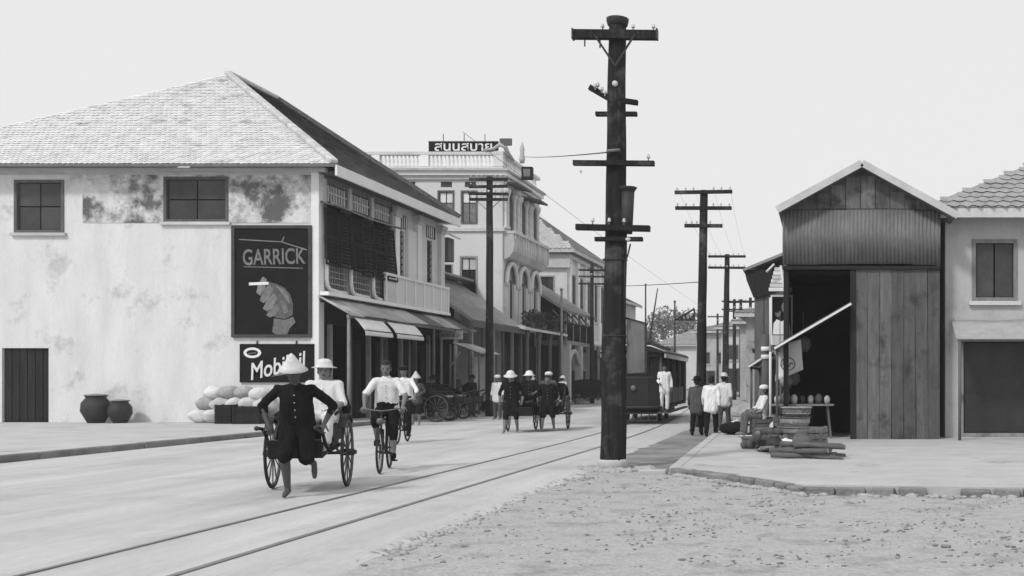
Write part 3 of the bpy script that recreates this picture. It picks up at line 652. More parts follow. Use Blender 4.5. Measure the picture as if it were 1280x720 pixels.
for k in range(8):
    y = YB+.3+k*.85; b = MB(); leafmass(b,(0,0,.55),(.4,.5,.5),150,.11,rng); b2_ = MB(); b2_.tube((0,0,0),(0,0,.4),.03)
    t = thing('canopy_shrub','dark leafy shrub growing on the canopy below the arched bays','shrub',(-14.95,y,4.05),0,'shrubs on the canopy',False)
    b.build('foliage', LEAFD, t); b2_.tube((0,0,-.02),(0,0,.12),.16,.2).build('stem', BARK, t)
# roof sign
t = thing('roof_sign','long dark roof sign with white lettering above the balustrade','sign',(PX(579,YB),YB+.1,12.95))
a, c = PT(535,188,YB), PT(622,175.5,YB)
MB().box(a.x,c.x,YB+.08,YB+.16,12.95,12.95+.52).build('panel', SIGNB, t)
MB().box(a.x,c.x,YB+.04,YB+.2,13.47,13.51).box(a.x,c.x,YB+.04,YB+.078,12.955,12.99).build('frame', WMID, t)
place('lettering', fitx(text_mesh('สนนสบาย',1,SIGNW,.003,weight=.015),2.9,.4), ((a.x+c.x)/2,YB+.075,13.22), t, (R(90),0,0))
for q in (.2,.5,.8): MB().tube((a.x+(c.x-a.x)*q,YB+.2,12.9),(a.x+(c.x-a.x)*q,YB+.2,13.9),.02).build('stay', IRON, t)

# ------------------------------------------------------------------ houses further along the left side
def house(name, label, x0, x1, y0, y1, ze, rise, roofm, wallm, wins_f, wins_s, group=None, hip=True, over=.6):
    t = thing(name, label, 'house', ((x0+x1)/2,(y0+y1)/2,.1), 0, group)
    b = MB(); wall_holes(b,'y',y0,.25,x0,x1-.25,.05,ze,wins_f); b.build('end_wall', wallm, t)
    b = MB(); wall_holes(b,'x',x1,.25,y0,y1,.05,ze,wins_s); b.build('street_wall', wallm, t)
    MB().box(x0,x0+.25,y0+.25,y1,.05,ze).box(x0+.25,x1-.25,y1-.25,y1,.05,ze).build('rear_wall', wallm, t)
    for h in wins_f: window(t,'y',y0,*h,WGREY,GLASS,2,1)
    for h in wins_s: window(t,'x',x1,*h,WGREY,GLASS if random.random()<.6 else WDARK,2,1)
    a,b_,c,d = Vector((x0-over,y0-over,ze)),Vector((x1+over,y0-over,ze)),Vector((x1+over,y1+over,ze)),Vector((x0-over,y1+over,ze))
    xm = (x0+x1)/2; s = min((x1-x0)/2+over, (y1-y0)/2-.2) if hip else 0
    r1,r2 = Vector((xm,y0-over+s,ze+rise)),Vector((xm,y1+over-s,ze+rise))
    m = MB().slab([a,b_,r1],-.12).slab([b_,c,r2,r1],-.12).slab([c,d,r2],-.12).slab([d,a,r1,r2],-.12); rf = m.build('roof', roofm, t)
    U = (c-b_).normalized(); V = (r1-b_); V = (V-U*V.dot(U)); L_ = V.length; V.normalize(); ww = (c-b_).length
    q = MB(); tiles(q,b_,U,V,U.cross(V),ww,L_,lambda u,v: u > s*v/L_ and u < ww-s*v/L_,.3,.3,.03)
    if hip:
        U2 = (b_-a).normalized(); V2 = (r1-a); V2 = V2-U2*V2.dot(U2); L2 = V2.length; V2.normalize(); w2 = (b_-a).length
        tiles(q,a,U2,V2,U2.cross(V2),w2,L2,lambda u,v: u > w2/2*v/L2 and u < w2-w2/2*v/L2,.3,.3,.03)
    tag(q.build('roof_tiles', roofm, rf), kind='stuff')
    MB().bar(r1+Vector((0,0,.05)),r2+Vector((0,0,.05)),.3,.2).build('ridge', TRIM, rf)
    MB().box(x0-over,x1+over,y0-over+.02,y0-over+.1,ze-.25,ze-.02).box(x1+over-.1,x1+over-.02,y0-over+.1,y1+over,ze-.25,ze-.02).build('fascia', TRIM, t)
    return t
x3 = -16.6
h3 = house('hip_roofed_house','two-storey pale house with broad grey hip roof and pilastered street front',-27,x3,67.2,81,9.9,4.2,TILE_P,PLAST,[(-20.4,-19.2,6.2,8.2),(-18.4,-17.4,6.2,8.2)],[(68.2+k*2.2,69.4+k*2.2,5.6,8.4) for k in range(5)])
for k in range(6): piece('pilaster', WHITE, x3, x3+.16, 67.4+k*2.2, 67.9+k*2.2, 4.2, 9.3, h3)
MB().box(x3,x3+.25,67.2,79,9.3,9.55).box(x3-3.4,x3+.25,66.95,67.19,8.7,9.55).build('frieze', TRIM, h3)
MB().slab([(x3,67,4.2),(x3+1.5,67,3.7),(x3+1.5,79,3.7),(x3,79,4.2)],.12).build('canopy', TRIM, h3)
for k in range(5): MB().tube((x3+1.4,67.2+k*2.8,.1),(x3+1.4,67.2+k*2.8,3.7),.09).build('canopy_post', WGREY, h3)
MB().box(x3+.01,x3+.06,67.3,78.8,.12,3.6).build('shop_front', INTER, h3)
# verandah house between
vh = thing('verandah_house','low verandah house with dark lean-to roof beyond the bulging balconies','house',(-17,63,.1))
b = MB(); O = Vector((-14.6,59.5,5.4)); b.slab([O,O+Vector((0,7.3,0)),O+Vector((-5,7.3,3.1)),O+Vector((-5,0,3.1))],-.12); r = b.build('roof', TILE_M, vh)
b = MB(); V = Vector((-5,0,3.1)).normalized(); tiles(b,O,Vector((0,1,0)),V,Vector((0,1,0)).cross(V),7.3,5.88,lambda u,v: .05<u<7.25,.3,.3,.03); tag(b.build('roof_tiles', TILE_D, r),kind='stuff')
MB().prism([(-19.6,59.6,.1),(-16.4,59.6,.1),(-16.4,59.6,6.3),(-19.6,59.6,8.2)],(0,7,0)).build('wall', INTER, vh)
for k in range(5):
    y = 59.7+k*1.7; MB().box(-14.9,-14.78,y-.06,y+.06,3.6,5.35).build('verandah_post', WGREY, vh); MB().tube((-14.84,y,4.7),(-15.6,y,5.5),.05).build('bracket', WGREY, vh)
vr = MB().box(-14.9,-14.78,59.6,66.8,4.7,4.8).build('verandah_rail', WDARK, vh)
for k in range(28): piece('picket', WDARK, -14.87, -14.81, 59.7+k*.25, 59.78+k*.25, 3.75, 4.7, vr)
MB().box(-16.4,-14.7,59.5,66.9,3.5,3.72).build('verandah_floor', WGREY, vh)
pts = [(-14.75,59.9+.18*i,2.3+.85*math.sin(math.pi*i/16)) for i in range(17)]
MB().path(pts,.13,8).build('arched_lintel', PLASTG, vh)
for y in (59.9,62.8,65.6): MB().box(-15,-14.6,y-.2,y+.2,.1,3.5).build('arcade_pier', PLASTG, vh)
# painted street sign and pale shop blind
t = thing('street_sign','dark shop sign with white letters under the pilastered house','sign',(PX(720,66),66,PZ(432,66)))
a,c = PT(704,432,66), PT(737,420,66); MB().box(a.x,c.x,65.95,66.05,a.z,c.z).build('panel', SIGNB, t)
MB().tube((a.x+.1,66,.1),(a.x+.1,66,a.z+.1),.06).tube((c.x-.1,66,.1),(c.x-.1,66,a.z+.1),.06).build('post', WMID, t)
place('lettering', fitx(text_mesh('KNKS',1,SIGNW,.003,weight=.02),1.2,.42), ((a.x+c.x)/2+.1,65.945,(a.z+c.z)/2), t, (R(90),0,0))
t = thing('shop_blind','white cloth blind hanging below the dark shop sign','blind',(PX(722,65.5),65.5,PZ(464,65.5)))
a,c = PT(711,464,65.5), PT(733,440,65.5); cloth('cloth',(a.x,65.5,c.z),(c.x-a.x,0,0),(0,-.12,a.z-c.z),(0,.06,0),CANVAS,t); MB().tube((a.x-.05,65.5,c.z),(c.x+.1,65.5,c.z),.03).build('rod', WMID, t)
MB().tube((c.x+.05,65.5,.1),(c.x+.05,65.5,c.z+.05),.035).build('stand', WMID, t)
# remaining far houses, left side then right side
far = [(-28,-17.8,80,92,8.4,2.6,TILE_M,PLAST),(-29,-19.2,93.5,106,9.0,2.8,TILE_D,PLASTG),(-33,-21.6,108,124,7.6,2.6,TILE_M,PLAST),(-38,-26.5,127,146,8.2,2.8,TILE_M,PLASTG)]
lab = ['pale two-storey house next beyond the pilastered house','dark-roofed grey house two beyond the pilastered house','low pale house far along the shophouse side of the street','last grey house closing the far bend of the street']
for (q,l) in zip(far,lab):
    x0,x1,y0,y1,ze,ri,rm,wm = q
    house('far_house',l,x0,x1,y0,y1,ze,ri,rm,wm,[(x1-3,x1-2,4.8,6.6)],[(y0+1+k*2.6,y0+2.2+k*2.6,4.8,6.8) for k in range(4)]+[(y0+1+k*2.6,y0+2.6+k*2.6,.3,2.9) for k in range(4)],'far houses')
farr = [(-24,-14,150,166,6.5,2.6,TILE_M,PLAST),(-4.35,6,58,70,5.2,1.8,TILE_M,WGREY),(-5.9,5,73,88,5.6,2,TILE_D,PLASTG),(-9.2,4,93,112,6.2,2.2,TILE_M,PLAST),(-14.5,0,118,140,7,2.4,TILE_M,PLASTG)]
labr = ['pale house across the far end of the street behind the tram','low wooden house behind the stalls on the walkers side','dark-roofed house two beyond the stalls on the walkers side','pale far house seen between the utility poles','far grey house at the bend beyond the utility poles']
for (q,l) in zip(farr,labr):
    x0,x1,y0,y1,ze,ri,rm,wm = q
    house('far_house',l,x0,x1,y0,y1,ze,ri,rm,wm,[(x0+.5,x0+1.6,3.2,4.6),(x0+2.4,x0+3.6,3.2,4.6),(x0+.6,x0+2.2,.3,2.5)],[],'far houses')

# ------------------------------------------------------------------ utility poles
def insul(parent, p, r=.03, h=.12):
    key = 'ins%.3f'%h
    if key not in BOX1: BOX1[key] = MB().lathe([(r*.35,0),(r*.35,h*.45),(r,h*.45),(r*1.1,h*.6),(r*.7,h*.7),(r*.9,h*.85),(r*.4,h)],n=8).mesh('insulator', CERAM)
    return place('insulator', BOX1[key], p, parent)
def crossarm(t, c, L, w, h, ins=(), tilt=0, m=None, yaw=0):
    d = Vector((math.cos(yaw), math.sin(yaw), math.tan(tilt)))*L/2; c = Vector(c)
    b = MB().bar(c-d, c+d, w, h); o = b.build('crossarm', m or POLEW, t, .006)
    for u in ins: insul(o, c+d*u+Vector((0,0,h/2-.005)))
    return o
def rough_pole(b, p, q, r0, r1, seed=0, n=14, k=26):
    p, q = Vector(p), Vector(q); vs = []
    for j in range(k+1):
        t = j/k; c = p.lerp(q,t); r = r0+(r1-r0)*t
        c += Vector((noise.noise(Vector((t*5,seed,0))),noise.noise(Vector((t*5,seed,9))),0))*r*.12
        for i in range(n):
            a = 2*math.pi*i/n; rr = r*(1+.07*noise.noise(Vector((math.cos(a)*1.6,math.sin(a)*1.6,t*6+seed)))); vs.append(c+Vector((math.cos(a)*rr,math.sin(a)*rr,0)))
    fs = [(j*n+i,j*n+(i+1)%n,(j+1)*n+(i+1)%n,(j+1)*n+i) for j in range(k) for i in range(n)]+[tuple(range(n))[::-1],tuple(k*n+i for i in range(n))]
    return b.add(vs,fs,True)
GP = 'wooden poles along the verge'
Yp = 17.6; Pb = Vector((PX(766,Yp),Yp,-.1)); Pt = PT(772,31,Yp)
def onpole(py, dy=0): 
    z = PZ(py,Yp); t = (z-Pb.z)/(Pt.z-Pb.z); c = Pb.lerp(Pt,t); return Vector((c.x,c.y+dy,z))
p1 = thing('utility_pole','thick tarred wooden pole with stubby cleats and a long top crossarm','pole',(Pb.x,Yp,0),0,GP)
rough_pole(MB(),Pb,Pt,.225,.145,1).build('shaft', POLEW, p1)
MB().lathe([(.15,0),(.17,.02),(.19,.1),(.19,.13)],(Pt.x,Yp,Pt.z-.03),14).build('cap', IRON, p1)
# pale collar at the foot
MB().lathe([(.25,0),(.25,.16),(.235,.2),(.2,.2)],(Pb.x,Yp,-.05),16).build('concrete_collar', PAVE, p1)
top = crossarm(p1, onpole(48,-.18), 1.42, .12, .15, (-.3,.42,.9), R(-.6))
for px in (719.5,823.5): MB().box(PX(px,Yp)-.012,PX(px,Yp)+.012,Yp-.25,Yp-.11,PZ(54,Yp),PZ(41,Yp)).build('end_plate', IRON, top)
for s in (-1,1): MB().bar(onpole(49,-.25)+Vector((s*.34,0,0)),onpole(86,-.17),.035,.012,up=(0,1,0)).build('arm_brace', IRON, p1)
for px,py in ((731,58),(750,60)): MB().tube(PT(px,48,Yp-.18),PT(px,py,Yp-.18),.012).build('pin', IRON, top)
crossarm(p1, onpole(123,.05)+Vector((-.16,-.16,.0)), .55, .1, .09, (-.5,), R(-30))
for q,(px,py) in enumerate(((744,112),(752,116),(756,120))): insul(p1, PT(px,py,Yp-.2), .035, .1)
MB().ell(onpole(108,-.17),(.05,.04,.05)).build('white_knob', CERAM, p1)
crossarm(p1, onpole(143,-.02), .70, .1, .07)
crossarm(p1, onpole(127,-.02)+Vector((.17,0,0)), .38, .1, .08, (), R(-8))
arm = crossarm(p1, onpole(207,-.19), 1.36, .1, .085, (.85,), R(-.4)); insul(arm, PT(726,217,Yp-.2),.02,.06)
arm = crossarm(p1, onpole(287,-.2), 1.24, .11, .10, (-.55,-.1,.3), R(-1.2))
crossarm(p1, onpole(301,-.2)+Vector((.1,0,0)), .80, .1, .07)
# half-round cable trough bolted to the side
b = MB(); c0, c1 = PT(783,292,Yp-.1), PT(785,240,Yp-.1)
b.path([c0,c0.lerp(c1,.5),c1],[.10,.105,.11],10).build('cable_trough', IRON, p1)
MB().lathe([(.11,0),(.15,.06),(.155,.08)],c1,10).build('trough_hood', IRON, p1); MB().ell(PT(785,299,Yp-.28),(.045,.03,.03)).build('white_knob', CERAM, p1)
MB().path([PT(788,305,Yp-.1),PT(785,318,Yp-.1),PT(781,330,Yp-.1),PT(780,400,Yp-.1)],.014,6).build('conduit', IRON, p1)
for py in (325,420): MB().path([onpole(py)+Vector((math.cos(a)*.2,math.sin(a)*.2,0)) for a in [6.2832*i/16 for i in range(16)]],.014,6,True).build('iron_band', IRON, p1)
# grey signal plate standing edgewise beside the pole
t = thing('signal_board','grey metal board fixed to the thick pole above the tram front','board',(PX(795,Yp),Yp,PZ(467,Yp)))
a,c = PT(783,467,Yp), PT(806,401,Yp)
MB().add([(a.x,Yp+.02,a.z),(c.x,Yp+.02,a.z+.02),(c.x,Yp+.02,c.z-.06),(a.x,Yp+.02,c.z+.02),(a.x,Yp+.05,a.z),(c.x,Yp+.05,a.z+.02),(c.x,Yp+.05,c.z-.06),(a.x,Yp+.05,c.z+.02)],[(0,3,2,1),(4,5,6,7),(0,1,5,4),(1,2,6,5),(2,3,7,6),(3,0,4,7)]).build('plate', TIN, t)
MB().bar((a.x-.03,Yp+.035,c.z+.05),(c.x+.03,Yp+.035,c.z-.05),.05,.035).bar((c.x+.012,Yp+.035,a.z),(c.x+.012,Yp+.035,c.z-.06),.035,.03).build('rim', IRON, t)
def pole(label, px, Yq, pytop, arms, r=.15, arml=1.9, zt=None, lean=0, group=GP, base=None):
    X = PX(px,Yq); zt = PZ(pytop,Yq); t = thing('utility_pole', label, 'pole', (X-lean,Yq,-.05), 0, group)
    rough_pole(MB(),(X-lean,Yq,-.1),(X,Yq,zt),r,r*.72,Yq).build('shaft', POLEW, t)
    for (py,L,ins) in arms:
        z = PZ(py,Yq); crossarm(t,(X-.0,Yq-r*.8,z),L,.1,.11,[-.92,-.62,-.35,.35,.62,.92][:ins] if ins<6 else (-.92,-.62,-.35,.35,.62,.92),R(random.uniform(-1.6,1.0)))
    MB().ell((X,Yq-r*.75,zt-.6),(.05,.03,.05)).build('bolt_plate', CERAM, t)
    return t
pole('wooden pole with three crossarms standing beside the walkers', 880, 33, 238, ((241,1.82,6),(261,1.78,6),(283,1.2,4)), .17, lean=.12)
pole('wooden pole with two crossarms, next beyond the walkers pole', 909, 50, 318, ((321,1.8,6),(335,1.8,6)), .17, lean=.12)
pole('slim far pole with two crossarms, third beyond the walkers', 918, 79, 374, ((377,1.9,4),(387,1.9,4)), .16)
pole('slim far pole with two crossarms, fourth beyond the walkers', 926, 88, 374, ((378,2.1,4),(389,2.1,4)), .16)
pole('slim far pole with two crossarms, fifth beyond the walkers', 933, 104, 393, ((396,2.0,4),(403,2.0,4)), .15)
pole('thin far pole with one crossarm between the walkers pole and the next', 897, 96, 392, ((396,1.8,4),), .13)
pole('thin far pole with one crossarm hard against the wooden shophouse', 938, 62, 372, ((377,1.5,4),), .12)
pole('dark kerbside pole with four close crossarms before the balustraded building', 612, 42, 221, ((225,1.55,6),(234,1.55,6),(243,1.6,6),(250,1.55,6)), .17, group='poles along the shophouse kerb')
for s in (-1,1):
    kp = [o for o in col.objects if o.name.startswith('utility_pole')][-1]
    MB().bar((PX(612,42)+s*.45,41.85,PZ(252,42)),(PX(612,42),41.85,PZ(265,42)),.03,.02).build('arm_brace', IRON, kp)
pole('kerbside pole with three crossarms before the pilastered house', 740, 65, 331, ((338,1.6,6),(346,1.6,6),(355,1.6,6)), .15, group='poles along the shophouse kerb')
def mast(label, px, Yq, pyt, r=.07, m=IRON):
    t = thing('tram_mast', label, 'mast', (PX(px,Yq),Yq,0), 0, 'thin tram wire masts')
    MB().tube((PX(px,Yq),Yq,-.05),(PX(px,Yq),Yq,PZ(pyt,Yq)),r,r*.6,8).build('tube', m, t); MB().lathe([(r*1.8,0),(r*1.8,.3),(r,.5)],(PX(px,Yq),Yq,-.02),8).build('foot', m, t)
    MB().ell((PX(px,Yq),Yq,PZ(pyt,Yq)),(r,r,r)).build('ball_cap', m, t); return t
mast('thin grey mast at the kerb before the verandah house', 702, 57.5, 362, .09, WGREY)
mast('thin mast beyond the tram, close to the thick pole', 807, 62, 356)
tm_ = mast('thin mast beyond the tram carrying a triangular pennant sign', 843.5, 58, 377)
def span(name, label, a, b_, sag, r=.01, cat='wire', group='overhead wires'):
    a, b_ = Vector(a), Vector(b_); m = MB(); m.path([a.lerp(b_,i/14)-Vector((0,0,sag*4*(i/14)*(1-i/14))) for i in range(15)], r, 5)
    return tag(m.build(name, IRON), label, cat, group)
t = thing('pennant_sign','black lattice triangle sign on the thin mast above the tram','sign',(PX(843.5,58),58,PZ(400,58)))
p_,q_,s_ = PT(844.5,400,57.9),PT(868,386,57.9),PT(868,400,57.9)
b = MB().bar(p_,q_,.08,.09).bar(q_,s_,.08,.09).bar(s_,p_,.08,.09)
b.build('frame', BLACK, t)
b = MB().bar(p_.lerp(q_,.5),p_.lerp(s_,.6),.05,.1).bar(q_.lerp(s_,.5),p_.lerp(s_,.75),.05,.1).bar(p_.lerp(q_,.72),p_.lerp(s_,.72),.05,.1).bar(p_.lerp(q_,.3),p_.lerp(s_,.35),.05,.16)
b.build('lattice', BLACK, t)
span('span_wire','thin span wire from the thick pole to the balustraded building', onpole(192,-.15), PT(655,196,53.3), .05, .012)
MB_ = MB().tube(onpole(192,-.2)+Vector((-.12,0,0)),onpole(190.5,-.2)+Vector((.1,0,.0)),.025).build('wire_clamp', TIN, p1)
span('span_wire','span wire from the walkers pole across to the kerbside pole', (PX(873,33),32.9,PZ(353,33)), (PX(740,65),64.9,PZ(358,65)), .05, .014)
for k,u in enumerate((-.92,-.35,.35,.92)):
    span('line_wire','line wire strung beyond the walkers pole to the next pole', (PX(880,33)+u*.9,32.85,PZ(241,33)+.17), (PX(909,50)+u*.9,49.85,PZ(321,50)+.17), .2, .003)
    span('line_wire','line wire strung between the two kerbside poles', (PX(612,42)+u*.77,41.85,PZ(225,42)+.17), (PX(740,65)+u*.8,64.85,PZ(338,65)+.17), .4, .004)
span('trolley_wire','tram contact wire hanging over the rails', (-5.55,16,5.3), (-6.9,58,5.6), .1, .004)

# ------------------------------------------------------------------ people
def v3(*a): return Vector(a)
STAND = dict(pel=(0,0,.88), neck=(0,0,1.38), head=(0,-.015,1.52), sh=((-.165,0,1.315),(.165,0,1.315)), el=((-.22,.02,1.07),(.22,.02,1.07)), wr=((-.23,-.06,.84),(.23,-.06,.84)),
    hip=((-.085,0,.87),(.085,0,.87)), kn=((-.1,-.02,.47),(.1,-.02,.47)), an=((-.1,.02,.08),(.1,.02,.08)), to=((-.115,-.14,.03),(.115,-.14,.03)))
def pose(**k): d = dict(STAND); d.update(k); return d
def person(label, loc, rz, P, top='shirt', topm=None, sleeve=.5, bottom='trousers', botm=None, legt=.95, hat=None, group=None, scale=1., vox=.014, shoes=None, grip=.5, tail=.16, face=True, skin=None, haird=True):
    skin = skin or SKIN
    t = thing('person', label, 'person', loc, rz, group, False); t.scale = (scale,)*3
    J = {k:([Vector(q) for q in v] if isinstance(v[0],(tuple,Vector)) else Vector(v)) for k,v in P.items()}
    up = (J['neck']-J['pel']).normalized(); sx = (J['sh'][1]-J['sh'][0]).normalized(); hx = (J['hip'][1]-J['hip'][0]).normalized()
    hd = (J['head']-J['neck']).normalized(); fw = (sx.cross(hd)).normalized()*1.; fw = P.get('look') and Vector(P['look']).normalized() or sx.cross(hd).normalized()
    rt_ = fw.cross(hd).normalized(); hm = Matrix((rt_,-fw,hd)).transposed()   # head frame: x right, -y forward
    b = MB()
    ch = J['neck'].lerp(J['pel'],.28); wa = J['neck'].lerp(J['pel'],.65)
    def torso(b, f):
        for s in (0,1):
            sg = (-1,1)[s]
            b.cap(J['sh'][s].lerp(J['neck'],.25)-up*.03, ch+sx*sg*.075-up*.02, .07*f+.0, .1*f)
            b.cap(ch+sx*sg*.075-up*.02, wa+sx*sg*.055, .1*f, .088*f)
            b.cap(wa+sx*sg*.055, J['pel']+hx*sg*.065, .088*f, .1*f)
        b.cap(J['sh'][0], J['sh'][1], .062*f); b.cap(ch-up*.0, J['pel'], .1*f, .1*f); b.cap(J['neck']-up*.05, ch, .07*f, .1*f)
    torso(b, .93)
    b.cap(J['neck']-hd*.04, J['head']-hd*.05, .054, .05)
    H_ = J['head']
    b.ell(H_+hd*.02, (.08,.098,.108), M=hm); b.ell(H_-hd*.055+fw*.025, (.058,.065,.062), M=hm); b.ell(H_-hd*.09+fw*.06,(.028,.022,.022), M=hm)
    b.cap(H_+fw*.088+hd*.015, H_+fw*.108-hd*.022, .011, .017)
    b.ell(H_+fw*.078+hd*.035,(.055,.02,.014), M=hm)
    for s in (-1,1): b.ell(H_+rt_*s*.078-hd*.01-fw*.005,(.014,.022,.034), M=hm)
    fing = MB()
    for s in (0,1):
        a,e,w_ = J['sh'][s],J['el'][s],J['wr'][s]
        b.cap(a,e,.05,.04); b.cap(e,e.lerp(w_,.3),.041,.04); b.cap(e.lerp(w_,.3),w_,.04,.027)
        d = (w_-e).normalized(); inn = (J['pel'].lerp(J['neck'],.4)-w_); n_ = (inn-d*inn.dot(d)).normalized(); u_ = d.cross(n_)*(1 if s else -1)
        if P.get('palm'): q = Vector(P['palm'][s]); n_ = (q-d*q.dot(d)).normalized(); u_ = d.cross(n_)
        fu = Vector((0,-1,0)) if abs(d.y)<.85 else Vector((0,0,1)); fu = fu-d*fu.dot(d)-n_*fu.dot(n_); 
        if fu.length > .05 and fu.dot(u_) < 0: u_ = -u_
        hM = Matrix((u_,n_,d)).transposed()
        b.ell(w_+d*.05,(.042,.02,.055),M=hM)
        g_ = P.get('grip',(grip,grip))[s]
        for i,(o_,L_) in enumerate(((.033,.066),(.011,.078),(-.011,.074),(-.032,.058))):
            p = w_+d*.085+u_*o_; dirs = d*math.cos(g_*.5)+n_*math.sin(g_*.5); p2 = p+dirs*L_*.45
            d2 = d*math.cos(g_*1.6)+n_*math.sin(g_*1.6); p3 = p2+d2*L_*.35; d3 = d*math.cos(g_*2.3)+n_*math.sin(g_*2.3); p4 = p3+d3*L_*.25
            fing.path([p-d*.02,p,p2,p3,p4],[.009,.0095,.009,.008,.006],6)
        p = w_+d*.025+u_*.034; fing.path([p-u_*.02,p,p+(u_*.6+d*.7+n_*.2)*.03,p+(u_*.6+d*.9+n_*(.3+g_*.5))*.055],[.012,.012,.01,.007],6)
        hp,kn,an,to = J['hip'][s],J['kn'][s],J['an'][s],J['to'][s]
        b.cap(hp,kn,.082,.054); b.cap(kn,kn.lerp(an,.35),.053,.056); b.cap(kn.lerp(an,.35),an,.054,.034)
        fd = (to-an); heel = an-fd.normalized()*.035+Vector((0,0,-.03)) if not shoes else an
        b.cap(heel,an,.032,.035); b.cap(an-Vector((0,0,.02)),an.lerp(to,.55),.034,.036); b.cap(an.lerp(to,.55),to,.037,.026)
    me = evalmesh(b,'body',vox)
    bm = bmesh.new(); bm.from_mesh(me); m2 = fing.mesh('f'); bm.from_mesh(m2); bpy.data.meshes.remove(m2)
    for f in bm.faces: f.smooth = True
    bm.to_mesh(me); bm.free(); me.materials.clear(); me.materials.append(skin)
    place('body', me, (0,0,0), t)
    def wear(name, b, m, seed):
        me = evalmesh(b,name,vox,9); me.materials.clear(); me.materials.append(m)
        nr = [v.normal.copy() for v in me.vertices]
        for v,q in zip(me.vertices,nr):
            c = v.co; v.co = c+q*(.011*noise.noise(Vector((c.x*15+c.z*6,c.y*15-c.z*3,c.z*4+seed)))+.005*noise.noise(Vector((c.x*34+c.z*12,c.y*34,c.z*8+seed))))
        place(name, me, (0,0,0), t)
    if top:
        b = MB(); torso(b,1.07); hem = J['pel']-up*tail
        for s in (0,1):
            sg = (-1,1)[s]; b.cap(ch+sx*sg*.075, J['pel']+hx*sg*.078-up*tail*.75, .106,.117+tail*.05)
            b.cap(ch, J['pel']-up*tail*.75, .106,.12+tail*.05)
            a,e,w_ = J['sh'][s],J['el'][s],J['wr'][s]
            if sleeve <= .5: b.cap(a,a.lerp(e,sleeve*2),.06,.06)
            else: b.cap(a,e,.059,.05); b.cap(e,e.lerp(w_,(sleeve-.5)*2),.05,.042)
        b.cap(J['neck']-up*.06,J['neck']-up*.02,.075,.066)
        wear(top, b, topm or SHIRTW, label.__len__())
        nk = J['neck']; MB().path([nk-hd*.012+rt_*math.cos(a)*.062+fw*math.sin(a)*.064-(hd*.05*max(0,math.sin(a))**3) for a in [6.2832*i/18 for i in range(18)]],.014,6,True).build('collar', topm or SHIRTW, t)
        for q in (.22,.4,.58,.76): MB().ell(J['neck'].lerp(J['pel'],q)+fw*(.122 if q>.3 else .105),(.008,.008,.008),6,4).build('button', TRIM if topm in (CLOTHD,CLOTHG) else WGREY, t)
    if bottom:
        b = MB()
        for s in (0,1):
            hp,kn,an = J['hip'][s],J['kn'][s],J['an'][s]
            if legt <= .5: b.cap(hp,hp.lerp(kn,legt*2),.108,.092)
            else: b.cap(hp,kn,.106,.078); b.cap(kn,kn.lerp(an,(legt-.5)*2),.076,.066)
        b.cap(J['hip'][0],J['hip'][1],.108); b.cap(J['hip'][0]+up*.1,J['hip'][1]+up*.1,.1)
        wear(bottom, b, botm or CLOTHD, 3)
    if shoes:
        b = MB()
        for s in (0,1): an,to = J['an'][s],J['to'][s]; b.cap(an-Vector((0,0,.02)),an.lerp(to,.55)-Vector((0,0,.008)),.045,.047); b.cap(an.lerp(to,.55),to,.048,.036)
        me = evalmesh(b,'shoes',vox); me.materials.clear(); me.materials.append(shoes); place('shoes', me, (0,0,0), t)
    if haird:
        b = MB(); b.ell(H_+hd*.032-fw*.006,(.092,.108,.108),M=hm); b.ell(H_-hd*.015-fw*.045,(.082,.062,.08),M=hm)
        h = evalmesh(b,'hair',vox); h.materials.clear(); h.materials.append(HAIR)
        bm = bmesh.new(); bm.from_mesh(h); bmesh.ops.delete(bm, geom=[v for v in bm.verts if (v.co-H_).dot(fw) > .045 and (v.co-H_).dot(hd) < .075], context='VERTS'); bm.to_mesh(h); bm.free()
        place('hair', h, (0,0,0), t)
    if face:
        for s in (-1,1):
            MB().ell(H_+fw*.085+rt_*s*.031+hd*.012,(.013,.008,.007),8,6,hm).build('eye', HAIR, t)
        MB().ell(H_+fw*.085-hd*.055,(.024,.01,.007),8,6,hm).build('mouth', CLOTHG, t)
    if hat:
        kind, m = hat
        prof = {'cone':[(.155,.02),(.16,.03),(.115,.085),(.07,.15),(.03,.225),(.005,.25)],'round':[(.155,.045),(.16,.052),(.105,.066),(.098,.11),(.08,.15),(.04,.168),(.005,.17)],
                'topi':[(.175,.02),(.18,.03),(.12,.055),(.108,.1),(.08,.15),(.035,.172),(.005,.175)],'cap':[(.09,.05),(.1,.06),(.105,.1),(.09,.125),(.005,.13)],'turban':[(.085,.03),(.112,.05),(.115,.09),(.095,.125),(.05,.145),(.005,.15)]}[kind]
        b = MB().lathe(prof,n=20); q = (MB().lathe([(r*.94,z-.008) for r,z in prof][::-1],n=20) if kind=='cone' else None)
        b.v = [H_+hm@p for p in b.v]; b.build('hat', m, t)
    return t
def GY(py, z=0): return F*(H-z)/(py-VY)

